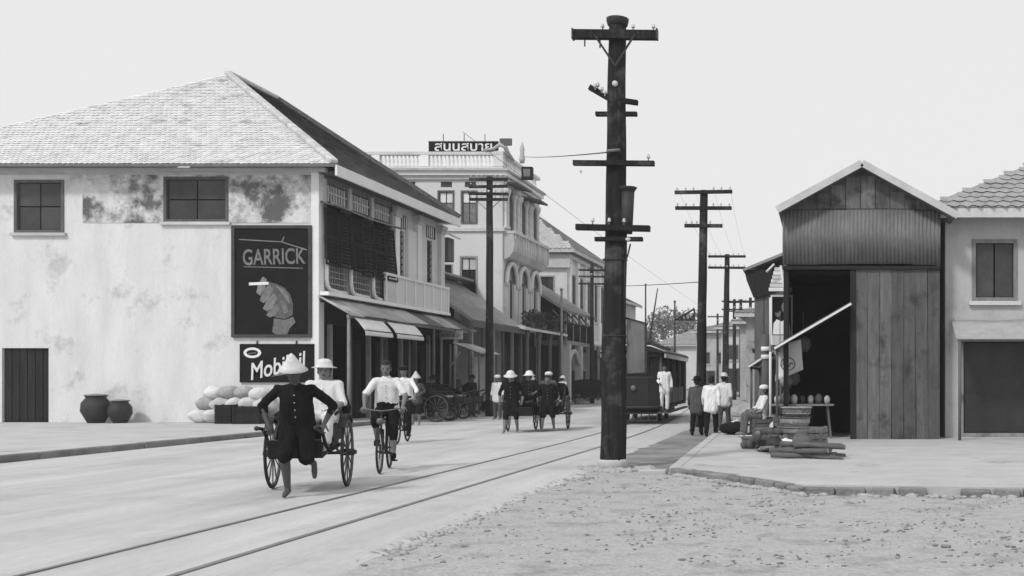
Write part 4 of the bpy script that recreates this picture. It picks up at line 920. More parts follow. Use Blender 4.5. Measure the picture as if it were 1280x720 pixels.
# runner pulling the near rickshaw
RUN = pose(pel=(0,0,.86),neck=(0,-.16,1.33),head=(0,-.24,1.47),sh=((-.18,-.13,1.265),(.18,-.13,1.265)),el=((-.39,.02,1.08),(.39,.02,1.08)),wr=((-.30,-.06,.865),(.30,-.06,.865)),
    hip=((-.085,0,.86),(.085,0,.86)),kn=((-.1,-.2,.5),(.1,-.05,.46)),an=((-.09,-.08,.09),(.12,.33,.36)),to=((-.1,-.22,.03),(.13,.3,.2)),grip=(1.15,1.15),palm=((.3,-.2,-1),(-.3,-.2,-1)),look=(.05,-1,-.25))
rzA = R(16)
rk = Vector((PX(388,14.4),14.4,0))
hA = Vector((math.sin(rzA),-math.cos(rzA),0)); rA = Vector((math.cos(rzA),math.sin(rzA),0))
person('barefoot runner in dark clothes and pointed white hat pulling a rickshaw', rk+hA*1.15+rA*.06, rzA, RUN, topm=CLOTHD, top='jacket', sleeve=.72, botm=CLOTHD, legt=.5, hat=('cone',STRAW), tail=.06, scale=1.08, vox=.012, skin=mat('dark_skin',.07,.6,.12,8,.05,60))
SIT = pose(pel=(0,0,.12),neck=(0,.06,.62),head=(0,.06,.76),sh=((-.17,.05,.58),(.17,.05,.58)),el=((-.25,-.05,.34),(.25,-.05,.34)),wr=((-.16,-.28,.26),(.16,-.28,.26)),hip=((-.09,-.02,.11),(.09,-.02,.11)),kn=((-.12,-.42,.16),(.12,-.42,.16)),an=((-.11,-.46,-.26),(.11,-.46,-.26)),to=((-.12,-.62,-.3),(.12,-.62,-.3)))

# ------------------------------------------------------------------ rickshaws
def wheel_meshes(R_, tr, n=12, rimm=WMID):
    tyre = MB().path([(0,R_*math.cos(a),R_*math.sin(a)) for a in [6.2832*i/32 for i in range(32)]],tr,7,True).mesh('tyre', RUBBER)
    rim = MB().path([(0,(R_-tr*1.5)*math.cos(a),(R_-tr*1.5)*math.sin(a)) for a in [6.2832*i/32 for i in range(32)]],tr*1.05,6,True).mesh('rim', rimm)
    sp = MB().tube((0,0,.02),(0,0,R_-tr*1.4),tr*.6,tr*.45,6).mesh('spoke', rimm)
    hub = MB().tube((-.09,0,0),(.09,0,0),.05,.05,10).tube((-.12,0,0),(.12,0,0),.03,.03,8).mesh('hub', IRON)
    return tyre, rim, sp, hub
WM = wheel_meshes(.465,.018)
def add_wheel(t, c, ms, n=12):
    w_ = place('wheel', ms[3], c, t); ORG[w_] = Vector((0,0,0))
    place('tyre', ms[0], (0,0,0), w_); place('rim', ms[1], (0,0,0), w_)
    for k in range(n): place('spoke', ms[2], (0,0,0), w_, (6.2832*k/n,0,0))
    return w_
def rickshaw(label, group='rickshaws'):
    t = thing('rickshaw', label, 'rickshaw', (0,0,0), 0, group, False)
    for s in (-1,1): add_wheel(t,(s*.47,0,.483),WM)
    MB().tube((-.45,0,.475),(.45,0,.475),.022).build('axle', IRON, t)
    side = [(-.36,.3,.66),(-.36,-.34,.66),(-.36,-.48,.72),(-.36,-.40,.84),(-.36,-.1,.98),(-.36,.28,1.24),(-.36,.4,1.2)]
    for s in (0,1): MB().prism([(p[0] if not s else .33,p[1],p[2]) for p in side],(.03,0,0)).build('side_panel', BLACK, t)
    MB().box(-.33,.33,-.36,.28,.56,.6).build('floor', BLACK, t); MB().box(-.33,.33,-.3,.2,.6,.80).build('seat_box', BLACK, t); 
    MB().box(-.32,.32,-.32,.22,.8,.88).build('cushion', CANVG, t, .03)
    MB().slab([(-.33,.22,.86),(.33,.22,.86),(.33,.36,1.26),(-.33,.36,1.26)],.05).build('backrest', CANVD, t)
    MB().slab([(-.32,-.36,.58),(.32,-.36,.58),(.32,-.95,.5),(-.32,-.95,.5)],.03).build('footboard', WDARK, t)
    MB().slab([(-.32,-.95,.5),(.32,-.95,.5),(.32,-1.02,.72),(-.32,-1.02,.72)],.03).build('dashboard', BLACK, t)
    for s in (-1,1):
        MB().path([(s*.34,.5,.6),(s*.34,0,.56),(s*.34,-.6,.54),(s*.335,-.85,.64),(s*.335,-1.05,.8),(s*.335,-1.2,.87),(s*.335,-1.5,.89)],.022,7).build('shaft', WDARK, t)
        MB().path([(s*.38,-.3,.56),(s*.38,-.15,.5),(s*.38,0,.49),(s*.38,.15,.5),(s*.38,.3,.57)],.018,6).build('spring', IRON, t)
        pts = [(s*.45,.52*math.cos(a),.475+.54*math.sin(a)) for a in [R(48+9*i) for i in range(11)]]
        b = MB()
        for i in range(10): b.bar(pts[i],pts[i+1],.09,.01,up=(0,math.cos(R(52+9*i)),math.sin(R(52+9*i))))
        b.build('mudguard', BLACK, t)
        MB().path([(s*.35,.26,1.22),(s*.37,0,1.06),(s*.37,-.34,1.02)],.02,6).build('armrest', BLACK, t)
    MB().tube((-.33,-.9,.66),(.33,-.9,.66),.018).build('crossbar', WDARK, t)
    for s in (-1,1): MB().ell((s*.335,-1.5,.89),(.03,.04,.03)).build('shaft_knob', IRON, t)
    for k in range(4):
        y = .34+k*.09; z = 1.2-k*.05
        MB().path([(-.36,y-.05,z-.12),(-.37,y+.03,z+.05),(-.3,y+.07,z+.13),(0,y+.09,z+.16),(.3,y+.07,z+.13),(.37,y+.03,z+.05),(.36,y-.05,z-.12)],.055,8).build('hood_fold', CANVD, t)
    return t
r1 = rickshaw('rickshaw carrying a white-shirted passenger, pulled by the running man'); r1.location = rk; r1.rotation_euler = (0,0,rzA)
def seat(label, r, rz, off=0, **k):
    loc = Vector(r)+Vector((off*math.cos(rz),off*math.sin(rz),0)); hh = Vector((math.sin(rz),-math.cos(rz),0))
    return person(label, loc+Vector((0,0,.82))+hh*.02, rz, SIT, **k)
seat('passenger in loose white shirt seated in the rickshaw behind the runner', rk, rzA, .17, topm=SHIRTW, sleeve=.6, botm=SHIRTW, legt=.85, hat=('round',STRAW), tail=.02, scale=1.04, vox=.013)
# second pair coming down the street
rzB = R(9); pB = Vector((PX(656,30),30,0)); hB = Vector((math.sin(rzB),-math.cos(rzB),0))
def dup(o, label, loc, rz, ry=0):
    c = copytree(o); c['label'] = label; c.location = loc; c.rotation_euler = (ry,0,rz); return c
r2 = dup(r1,'rickshaw pulled by the walking man in dark clothes and pale hat', pB, rzB)
seat('passenger with white hat in the rickshaw behind the walking puller', pB, rzB, .12, topm=CLOTHD, sleeve=.7, botm=CLOTHD, hat=('topi',STRAW), tail=.02)
WALK = pose(pel=(0,0,.86),neck=(0,-.08,1.35),head=(0,-.12,1.49),sh=((-.18,-.06,1.31),(.18,-.06,1.31)),el=((-.3,.05,1.06),(.3,.05,1.06)),wr=((-.29,-.05,.85),(.29,-.05,.85)),kn=((-.13,-.14,.46),(.12,.0,.47)),an=((-.15,-.2,.08),(.13,.22,.12)),to=((-.16,-.36,.03),(.14,.08,.035)),grip=(1.1,1.1))
person('walking rickshaw puller in dark clothes and pale round hat', pB+hB*1.0+Vector((-.25,0,0)), rzB, WALK, topm=CLOTHD, sleeve=.7, botm=CLOTHD, legt=.6, hat=('topi',STRAW), top='jacket', scale=1.05)
pC = Vector((PX(690,31),31,0)); rzC = R(7); hC = Vector((math.sin(rzC),-math.cos(rzC),0))
r3 = dup(r1,'rickshaw with two wheels alongside the walking puller, carrying a hatted passenger', pC, rzC)
seat('passenger with small white cap in the rickshaw alongside', pC, rzC, -.1, topm=CLOTHG, sleeve=.7, botm=CLOTHD, hat=('turban',SHIRTW), tail=.02)
person('bareheaded rickshaw puller in dark jacket stepping out beside the walking puller', pC+hC*1.15+Vector((.05,0,0)), rzC, WALK, topm=CLOTHD, sleeve=.72, botm=CLOTHD, legt=.5, top='jacket')
# parked rickshaws tipped at the shophouse kerb, shafts out over the road
PK = [(PX(556,37),37,'parked rickshaw tipped back, nearest the conical-hatted man'),(PX(572,39.2),39.2,'parked rickshaw tipped back, between the first one and the kerbside pole')]
for k,(x,y,l) in enumerate(PK):
    c = dup(r1, l, (x,y,.0), R(82-6*k)); c.location.z = .12 if x < -14.7 else 0; c.rotation_euler = (R(-9),0,R(82-6*k))
for (px,yy,l,rz) in ((600,45.5,'rickshaw parked beyond the kerbside pole, facing the road',70),(640,50,'rickshaw parked under the canopy of the balustraded building',60)):
    dup(r1,l,(PX(px,yy),yy,.0 if PX(px,yy) > KL+offx(yy) else .12),R(rz))
# covered cart far off
t = thing('covered_cart','dark covered cart with rounded hood standing far along the kerb','cart',(PX(738,63),63,0),R(4),None,False)
MB().box(-.85,.85,-.9,.9,.62,.8).build('bed', WDARK, t)
b = MB(); b.prism([(-.9,-1.,.8),(.9,-1.,.8),(.92,-1.,1.2),(.75,-1.,1.42),(.3,-1,1.5),(-.3,-1,1.5),(-.75,-1,1.42),(-.92,-1,1.2)],(0,2.0,0)); b.build('hood', CANVD, t)
WM2 = wheel_meshes(.4,.025)
for x in (-.8,.8):
    for y in (-.6,.6): add_wheel(t,(x,y,.42),WM2,10)
MB().tube((-.8,-.6,.42),(.8,-.6,.42),.03).tube((-.8,.6,.42),(.8,.6,.42),.03).box(-.5,.5,-.5,.5,.44,.62).build('axle', IRON, t)

# ------------------------------------------------------------------ bicycles
BW = wheel_meshes(.335,.016,rimm=IRON)
bsp = MB().tube((0,0,.02),(0,0,.32),.0025,.0025,4).mesh('wire_spoke', IRON)
def bicycle(label, loc, rz):
    t = thing('bicycle', label, 'bicycle', loc, rz, 'bicycles', False)
    for y in (-.54,.54): add_wheel(t,(0,y,.352),(BW[0],BW[1],bsp,MB().tube((-.05,0,0),(.05,0,0),.02).mesh('hub',IRON)),18)
    bb_,st_,hd_,hb_ = (0,.1,.29),(0,.24,.84),(0,-.36,.86),(0,-.40,.66)
    f = MB()
    for p,q in ((bb_,st_),(st_,hd_),(bb_,hb_),(hd_,hb_)): f.tube(p,q,.016)
    for s in (-1,1): f.tube((s*.05,.54,.352),(s*.02,.1,.29),.009); f.tube((s*.05,.54,.352),(s*.02,.23,.8),.008)
    f.build('frame', BLACK, t)
    b = MB()
    for s in (-1,1): b.path([(s*.045,-.54,.352),(s*.045,-.46,.55),(s*.04,-.415,.68)],.011)
    b.tube((0,-.41,.66),(0,-.34,1.0),.014).bar((-.05,-.415,.69),(.05,-.415,.69),.03,.02); b.build('fork', BLACK, t)
    MB().path([(-.29,-.16,1.0),(-.28,-.3,1.03),(-.1,-.36,1.0),(0,-.36,.99),(.1,-.36,1.0),(.28,-.3,1.03),(.29,-.16,1.0)],.012,8).build('handlebar', TIN, t)
    b = MB(); b.ell((0,.3,.93),(.09,.1,.03)); b.ell((0,.2,.93),(.04,.12,.025)); b.tube(st_,(0,.27,.93),.013); b.build('saddle', CANVD, t)
    MB().tube((-.08,.1,.29),(.08,.1,.29),.02).path([(.08,.1,.29),(.09,.0,.17)],.01).path([(-.08,.1,.29),(-.09,.2,.41)],.01).build('crank', IRON, t)
    for x,y,z in ((.14,0,.17),(-.14,.2,.41)): MB().box(x-.05,x+.05,y-.035,y+.035,z-.012,z+.012).build('pedal', RUBBER, t)
    for yc in (-.54,.54):
        pts = [(0,yc+.375*math.cos(a),.352+.375*math.sin(a)) for a in [R(30+13*i) for i in range(10)]]
        b = MB()
        for i in range(9): b.bar(pts[i],pts[i+1],.05,.006,up=(0,math.cos(R(36+13*i)),math.sin(R(36+13*i))))
        b.build('mudguard', BLACK, t)
    MB().lathe([(.02,0),(.05,.03),(.05,.08),(.03,.1)],(0,-.5,.78),10).build('lamp', TIN, t)
    return t
RIDE = pose(pel=(0,.27,1.02),neck=(0,.17,1.54),head=(0,.13,1.68),sh=((-.165,.16,1.465),(.165,.16,1.465)),el=((-.31,.05,1.24),(.31,.05,1.24)),wr=((-.29,-.11,1.06),(.29,-.11,1.06)),
    hip=((-.085,.25,.99),(.085,.25,.99)),kn=((-.13,-.12,.83),(.13,.02,.60)),an=((-.13,.15,.50),(.13,.03,.28)),to=((-.14,.03,.44),(.14,-.1,.21)),grip=(1.2,1.2),palm=((0,0,-1),(0,0,-1)))
yC = 17.0; bl = Vector((PX(481,yC),yC,0)); rzc = R(15)
bicycle('bicycle ridden by the bareheaded man in the white shirt', bl, rzc)
person('bareheaded cyclist in white short-sleeved shirt and dark shorts riding towards us', bl, rzc, RIDE, sleeve=.42, botm=CLOTHD, legt=.6, vox=.012, tail=.02, scale=1.0, shoes=CLOTHD)
y2 = 24.5; bl2 = Vector((PX(503,y2),y2,0))
bicycle('bicycle ridden by the capped man just behind the other cyclist', bl2, R(10))
person('second cyclist in loose white shirt and cap, following the bareheaded one', bl2, R(10), RIDE, sleeve=.7, botm=CLOTHD, legt=.95, tail=.02, hat=('cap',CLOTHD), shoes=CLOTHD)

# ------------------------------------------------------------------ tram
yT = 34.6; cT = Vector((-6.2+railx(yT)*.35,yT,0)); rzT = R(2.6)
tr = thing('tram','dark open-sided electric tram standing on the rails behind the thick pole','tram',cT,rzT,None,False)
# local: front dash at y=0, body runs +y 7.4 m, half width .95
hw, Lt = .97, 8.6
MB().box(-hw,hw,.35,Lt-.35,.52,.66).box(-.6,.6,.0,.4,.5,.62).box(-.6,.6,Lt-.4,Lt,.5,.62).build('underframe', WDARK, tr)
def dashp(y, s):
    pts = [(-hw*.98,y+.34*s,.62),(-hw*.9,y+.1*s,.62),(-.5,y,.62),(.5,y,.62),(hw*.9,y+.1*s,.62),(hw*.98,y+.34*s,.62)]; b = MB()
    for i in range(5): b.slab([pts[i],pts[i+1],Vector(pts[i+1])+Vector((0,0,.92)),Vector(pts[i])+Vector((0,0,.92))],.04)
    o = b.build('dash', TRAMP, tr); MB().path([Vector(p)+Vector((0,0,.94)) for p in pts],.03,6).build('dash_rail', IRON, o)
    MB().lathe([(.02,-.06),(.1,-.02),(.11,.04),(.09,.05)],(0,0,0),12)
    MB().ell((0,y-.06*s,1.2),(.1,.08,.1)).build('headlamp', TIN, o)
    MB().path([Vector(p)+Vector((0,-.06*s,-.06)) for p in pts],.06,6).build('bumper', IRON, o)
    MB().box(-.42,.42,y-.035*s if s>0 else y,y if s>0 else y+.035,1.06,1.1).build('number_plate', SIGNW, o)
dashp(0,1); dashp(Lt,-1)
rfp = [(-hw-.12,2.42),(-hw,2.5),(-.6,2.6),(0,2.64),(.6,2.6),(hw,2.5),(hw+.12,2.42),(hw+.1,2.36),(0,2.5),(-hw-.1,2.36)]
MB().prism([(x,-.15,z) for x,z in rfp],(0,Lt+.3,0)).build('roof', TRAMP, tr)
MB().box(-.45,.45,.9,Lt-.9,2.6,2.76).build('clerestory', TRAMP, tr)
for x in (-hw-.1,hw+.06): MB().box(x,x+.04,-.12,Lt+.12,2.22,2.38).build('valance', TRIM, tr)
for s in (-1,1):
    for k in range(8):
        y = .36+k*(Lt-.72)/7; piece('pillar', WMID if k%2 else WDARK, s*hw-.05, s*hw+.05, y-.05, y+.05, .6, 2.45, tr)
    MB().box(s*hw-.04,s*hw+.04,1.4,Lt-1.4,.66,1.2).build('side_panel', TRAMP, tr)
    MB().box(s*hw-.02,s*hw+.12*s+(.02 if s>0 else -.02) if s>0 else s*hw+.02,.4,Lt-.4,.34,.40).build('footstep', WMID, tr)
MB().box(.8,1.2,-.05,.4,.36,.41).bar((.9,.1,.5),(1.15,.1,.38),.04,.04).build('platform_step', WMID, tr)
for y in (.95,Lt-.95):
    b = MB(); wall_holes(b,'y',y,.05,-hw+.06,hw-.06,.66,2.44,[(-.32,.32,.66,2.2),(-.85,-.42,1.3,2.2),(.42,.85,1.3,2.2)]); bk = b.build('bulkhead', TRAMP, tr); MB().box(-.33,.33,y+.02,y+.04,.66,2.2).box(-.86,-.41,y+.02,y+.04,1.3,2.2).box(.41,.86,y+.02,y+.04,1.3,2.2).build('pane', GLASS, bk)
for k in range(5): MB().box(-hw+.08,hw-.08,1.5+k*1.05,1.9+k*1.05,1.02,1.08).box(-hw+.08,hw-.08,1.86+k*1.05,1.92+k*1.05,1.08,1.55).box(-hw+.08,hw-.08,1.55+k*1.05,1.85+k*1.05,.66,1.02).build('bench', WMID, tr)
for x in (-.88,.88): MB().bar((x,.16,1.5),(x,.16,2.42),.07,.07).build('platform_pillar', WMID, tr)
MB().box(-.9,.9,.0,.06,2.24,2.42).build('front_apron', TRAMP, tr)
MB().path([(-hw-.1,-.16,2.42),(-.6,-.17,2.6),(0,-.17,2.65),(.6,-.17,2.6),(hw+.1,-.16,2.42)],.025,6).build('roof_moulding', TRIM, tr)
for x in (-.37,.37): MB().bar((x,.93,.66),(x,.93,2.3),.06,.04).build('door_post', WMID, tr)
MB().box(-.35,.35,-.03,.0,2.2,2.38).build('destination_board', WMID, tr)
MB().box(-hw+.0,-hw+.03,.96,Lt-.96,1.2,2.4).build('dark_side_sheet', CANVD, tr)  # sheet added along the left side to keep the car dark inside
for x in (-.58,.58):
    for y in (2.6,4.8): MB().tube((x-.05,y,.38),(x+.05,y,.38),.36,.36,20).build('wheel', IRON, tr)
MB().box(-.85,.85,2.2,5.2,.3,.5).build('truck', IRON, tr)
b = MB()
for k in range(7): b.bar((-.8+.266*k,-.05,.34),(-.8+.266*k,-.4,.14),.04,.03)
b.bar((-.85,-.4,.14),(.85,-.4,.14),.05,.05).bar((-.85,-.05,.36),(.85,-.05,.36),.05,.05); b.build('lifeguard_tray', IRON, tr)
MB().lathe([(.16,0),(.1,.1),(.05,.25)],(0,Lt*.5,2.75),10).path([(0,Lt*.5,2.95),(.02,Lt*.62,3.9),(.03,Lt*.78,5.1)],[.05,.035,.02],6).build('trolley_pole', IRON, tr)
MB().lathe([(.03,0),(.045,.05),(.045,.25)],(-.3,.4,1.0),8).path([(-.3,.4,1.55),(-.2,.35,1.55)],.015).tube((-.3,.4,.66),(-.3,.4,1.5),.1).build('controller', IRON, tr)
Tm = Matrix.Translation(cT)@Matrix.Rotation(rzT,4,'Z')
person('tram conductor in white uniform standing on the front platform step', Tm@Vector((1.0,.16,.40)), rzT+R(15), pose(el=((-.24,-.02,1.08),(.24,.02,1.08)),wr=((-.2,-.2,.98),(.25,-.04,.84))), topm=SHIRTW, sleeve=.95, botm=SHIRTW, hat=('cap',CLOTHD), tail=.2, top='jacket', shoes=CLOTHD, scale=.98)

# ------------------------------------------------------------------ people on the right pavement and by the shops
WK2 = pose(kn=((-.1,-.1,.47),(.1,.03,.47)),an=((-.1,-.15,.08),(.1,.2,.1)),to=((-.115,-.31,.03),(.115,.05,.035)),el=((-.23,.08,1.08),(.23,-.04,1.08)),wr=((-.24,.1,.84),(.25,-.16,.86)),grip=(.4,.4))
yW = 27.2
person('walker in white jacket and dark trousers seen from behind at the kerb', (PX(889,yW),yW,-.0), R(176), WK2, topm=SHIRTW, sleeve=.95, botm=CLOTHD, tail=.2, top='jacket', shoes=CLOTHD, face=False, scale=.97)
person('walker in loose white shirt beside the white-jacketed one, seen from behind', (PX(905,28.4),28.4,ZP), R(172), WK2, topm=SHIRTW, sleeve=.7, botm=CLOTHG, tail=.12, hat=('round',STRAW), face=False, scale=.95)
person('walker all in dark clothes and round dark hat beside the gutter', (PX(871,27.9),27.9,-.012), R(178), WK2, topm=CLOTHG, sleeve=.95, botm=CLOTHD, tail=.25, top='coat', hat=('round',CLOTHD), face=False, shoes=CLOTHD, scale=.95)
yH = 33.8
person('man in dark clothes and pointed white hat standing at the shophouse kerb', (PX(520,yH),yH,0), R(10), pose(el=((-.27,.02,1.1),(.27,.02,1.1)),wr=((-.15,-.16,1.0),(.15,-.16,1.0))), topm=CLOTHG, sleeve=.95, botm=CLOTHD, legt=.6, hat=('cone',STRAW), top='jacket')
person('man in dark coat standing behind the parked rickshaw seat', (PX(539,38.6),38.6,0), R(40), WALK, topm=CLOTHD, sleeve=.95, botm=CLOTHD, hat=('round',CLOTHD), top='coat')
person('man in white turban and white shirt by the kerbside pole', (PX(622,38.5),38.5,0), R(-10), pose(), topm=SHIRTW, sleeve=.8, botm=CLOTHG, hat=('turban',SHIRTW), tail=.2)
person('man in dark jacket and dark hat waiting by the second parked rickshaw', (PX(590,40.6),40.6,0), R(60), pose(), topm=CLOTHD, sleeve=.95, botm=CLOTHG, hat=('round',CLOTHD), top='jacket', tail=.2)
person('porter in grey with straw cone hat beyond the two moving rickshaws', (PX(664,45),45,0), R(20), WALK, topm=CLOTHG, sleeve=.7, botm=CLOTHD, legt=.6, hat=('cone',STRAW))
person('man all in white strolling below the verandah house', (PX(703,51),51,0), R(160), WK2, topm=SHIRTW, sleeve=.95, botm=SHIRTW, hat=('topi',STRAW), tail=.2, face=False)
person('shopkeeper in white shirt leaning at the stall counter', (PX(602,43.0)-.1,44.0,.12), R(15), pose(), topm=SHIRTW, sleeve=.5, botm=CLOTHD)
person('bareheaded man in grey at the stall doorway', (PX(569,44.2),44.2,.12), R(25), pose(), topm=CLOTHG, sleeve=.5, botm=CLOTHD)

# ------------------------------------------------------------------ right-hand shed and stalls
yR = 24.6; xr0, xr1, zE, slope = -.98, 2.75, PZ(262,24.6), .55
xm = (xr0+xr1)/2; zR = zE+(xm-xr0)*slope
sd = thing('shed','tall gabled shed clad in dark corrugated iron over plank walls','shed',(xm,28,0))
for k in range(5):
    x = xr0+k*.77; w_ = min(.80, xr1-x)
    corr('iron_sheet',(x,yR-.02+random.uniform(-.012,.006),PZ(330,yR)+random.uniform(-.04,.02)),(w_,0,0),(0,0,zE-PZ(330,yR)),TIN,sd,.09,.016)
MB().prism([(xr0,yR,zE),(xr1,yR,zE),(xm,yR,zR)],(0,.1,0)).build('gable', WSHED, sd)
for k in range(10):
    x = xr0+.1+k*.35; zt = zE+(min(x,2*xm-x-.33)-xr0)*slope
    if zt-zE > .25: piece('gable_board', WSHED, x, x+.33, yR-.03, yR-.005, zE+.02, zt-.05, sd)
MB().box(xr0,xr1,yR-.06,yR+.1,PZ(337,yR),PZ(330,yR)-.05).build('band', WDARK, sd)
for k in range(13):
    x = xr0+.02+k*.285
    if x < .75: continue
    piece('plank', WSHED, x, x+.275, yR+random.uniform(-.008,.008), yR+.05, .0, PZ(337,yR), sd, (0,R(random.uniform(-.4,.4)),0))
MB().box(.62,.76,yR-.02,yR+.1,0,PZ(337,yR)).box(xr0+.02,xr0+.14,yR+.0,yR+.12,0,PZ(337,yR)).build('corner_post', WDARK, sd)
MB().box(xr0+.14,.9,yR+2.9,yR+3.0,0,PZ(337,yR)).box(.77,.85,yR+.1,yR+2.9,0,PZ(337,yR)).box(xr0+.14,.76,yR+.12,yR+2.9,PZ(337,yR)-.1,PZ(337,yR)-.02).build('stall_interior', INTER, sd)
MB().box(xr0+.02,xr0+.1,yR+.1,31,0,zE).box(xr1-.1,xr1,yR+.1,31,0,zE).box(xr0+.1,xr1-.1,30.9,31,0,zE).build('shed_side', WGREY, sd)
rr = MB().slab([(xr0-.1,yR-.35,zE-.055),(xr0-.1,31.3,zE-.055),(xm,31.3,zR),(xm,yR-.35,zR)],.06).slab([(xr1+.35,yR-.35,zE-.19),(xm,yR-.35,zR),(xm,31.3,zR),(xr1+.35,31.3,zE-.19)],.06).build('roof', TIN, sd)
MB().bar((xr0-.12,yR-.37,zE-.06),(xm,yR-.37,zR),.03,.16).bar((xr1+.37,yR-.37,zE-.2),(xm,yR-.37,zR),.03,.16).build('barge_board', TRIM, rr)
lh2 = house('lane_house','plastered two-storey house with shutters facing the dirt lane beside the shed',2.95,10.5,25.3,33,5.6,2.2,TILE_D,PLASTG,[(3.6,4.7,3.4,4.9),(5.6,6.7,3.4,4.9),(7.6,8.7,3.4,4.9),(3.3,6.6,.1,2.5)],[])
MB().box(3.3,6.6,26.6,26.7,.0,2.6).build('shop_back', INTER, lh2)
t = thing('lane_awning','wide grey cloth awning over the lane house shopfront','awning',(5,24.6,2.5)); cloth('cloth',(3.1,25.28,2.95),(3.7,0,0),(0,-1.15,-.55),(0,0,-.12),CANVG,t)
for x in (3.15,6.75): MB().tube((x,24.14,.0),(x,24.14,2.42),.035).build('post', WMID, t)
MB().tube((3.1,24.13,2.41),(6.8,24.13,2.41),.025).build('rod', WMID, t)
# house next door, only its end shows
nb = thing('wooden_shophouse','narrow dark wooden shophouse next beyond the corrugated shed','house',(0,35,0))
x2 = PX(943,31.2); zt2 = PZ(337,31.2)
MB().box(x2,4,31.25,40,.0,zt2).build('wall', WMID, nb)
for k in range(7): piece('wall_board', WMID, x2+.01+k*.29, x2+.28+k*.29, 31.2+random.uniform(-.01,.01), 31.24, .02, zt2-.02, nb)
MB().slab([(x2-.35,31.,zt2),(x2-.35,40,zt2),(1,40,zt2+1.4),(1,31.,zt2+1.4)],.08).build('roof', TILE_D, nb)
MB().prism([(x2-.02,31.1,zt2-.85),(x2-.22,31.1,zt2-.35),(x2-.3,31.1,zt2-.02),(x2+.6,31.1,zt2-.02),(x2+.75,31.1,zt2-.5),(x2+.3,31.1,zt2-.8)],(0,.08,0)).build('curved_bracket', WDARK, nb)
MB().box(x2-.06,x2,31.2,40,2.3,2.42).build('beam', WDARK, nb)
for k in range(5): MB().box(x2-.04,x2,32+k*1.6,33+k*1.6,.1,2.2).build('shop_opening', INTER, nb)
# awnings seen end-on
def side_awning(label, p_hi, p_lo, ya, yb, post_px=None):
    t = thing('sloping_awning', label, 'awning', ((p_hi[0]+p_lo[0])/2,(ya+yb)/2,p_lo[1]), 0, 'awnings over the goods')
    n = 3; dy = (yb-ya)/n
    for k in range(n): corr('awning_sheet',(p_lo[0],ya+k*dy,p_lo[1]+.01*k),(0,dy*1.02,0),(p_hi[0]-p_lo[0],0,p_hi[1]-p_lo[1]),TIN,t,.1,.014)
    MB().bar((p_lo[0],ya-.02,p_lo[1]-.03),(p_hi[0],ya-.02,p_hi[1]-.03),.05,.05).build('edge_batten', WHITE, t)
    MB().bar((p_lo[0]+.03,ya,p_lo[1]-.05),(p_lo[0]+.03,yb,p_lo[1]-.05),.05,.06).build('eave_batten', WMID, t)
    for y in (ya+.1,yb-.1): MB().tube((p_lo[0]+.06,y,.0),(p_lo[0]+.06,y,p_lo[1]-.03),.035,.03,8).build('post', WMID, t)
    return t
side_awning('sloping sheet awning beside the shed corner, above the stacked baskets', (PX(1064,24.2),PZ(378,24.2)), (PX(968,24.2),PZ(434,24.2)), 24.2, 26.4)
side_awning('lower sheet awning beyond the framed picture, above the seated vendor', (PX(972,27.6),PZ(434,27.6)), (PX(936,27.6),PZ(457,27.6)), 27.6, 31.1)
# slatted canopy with white poles and framed picture
t = thing('slatted_canopy','small pale slatted canopy on white poles above the framed picture','canopy',(PX(972,26.8),26.8,0))
for k in range(6):
    z0 = PZ(364,26.8)+k*.115; piece('slat', TRIM if k%2 else WHITE, PX(961+k*1.2,26.8), PX(989-k*1.5,26.8), 26.75+k*.1, 26.85+k*.1, z0, z0+.09, t)
for a,c in (((963,372),(963,440)),((991,430),(976,332)),((986,400),(982,345)),((958,340),(968,330))): MB().tube(PT(*a,26.7),PT(*c,26.7),.03).build('pole', WHITE, t)
MB().tube(PT(963,440,26.7),(PX(963,26.7),26.7,.0),.035).build('pole', WHITE, t)
t = thing('framed_picture','framed dark picture of a pale seated figure hung below the slatted canopy','picture',(PX(977,26.4),26.4,PZ(430,26.4)))
def rp_(px,py,o=0): return PT(px,py,26.4-o)
MB().prism([rp_(965,430),rp_(989,430),rp_(989,370),rp_(965,370)],(0,.04,0)).build('panel', SIGNB, t)
for q in ((963.5,965,369,431),(989,990.5,369,431)): MB().prism([rp_(q[0],q[3],.02),rp_(q[1],q[3],.02),rp_(q[1],q[2],.02),rp_(q[0],q[2],.02)],(0,.07,0)).build('frame_bar', WHITE, t)
for q in ((965,989,368.5,371),(965,989,419,431)): MB().prism([rp_(q[0],q[3],.02),rp_(q[1],q[3],.02),rp_(q[1],q[2],.02),rp_(q[0],q[2],.02)],(0,.07,0)).build('frame_bar', TRIM, t)
fg = MB().prism([rp_(966,418,.01),rp_(967,404,.01),rp_(971,399,.01),rp_(977,402,.01),rp_(984,397,.01),rp_(987,405,.01),rp_(988,418,.01)],(0,.008,0)).build('painted_figure', SIGNW, t)
MB().prism([rp_(x,y,.012) for x,y in oval(972.5,391.5,3.6,5)],(0,.008,0)).build('painted_head', SIGNG, fg)
MB().prism([rp_(x,y,.014) for x,y in oval(971.5,388,3.2,3)],(0,.002,0)).build('painted_hair', SIGNB, fg)
MB().prism([rp_(x,y,.012) for x,y in oval(981,384,4,7)],(0,.008,0)).build('painted_backdrop', SIGNM, fg)
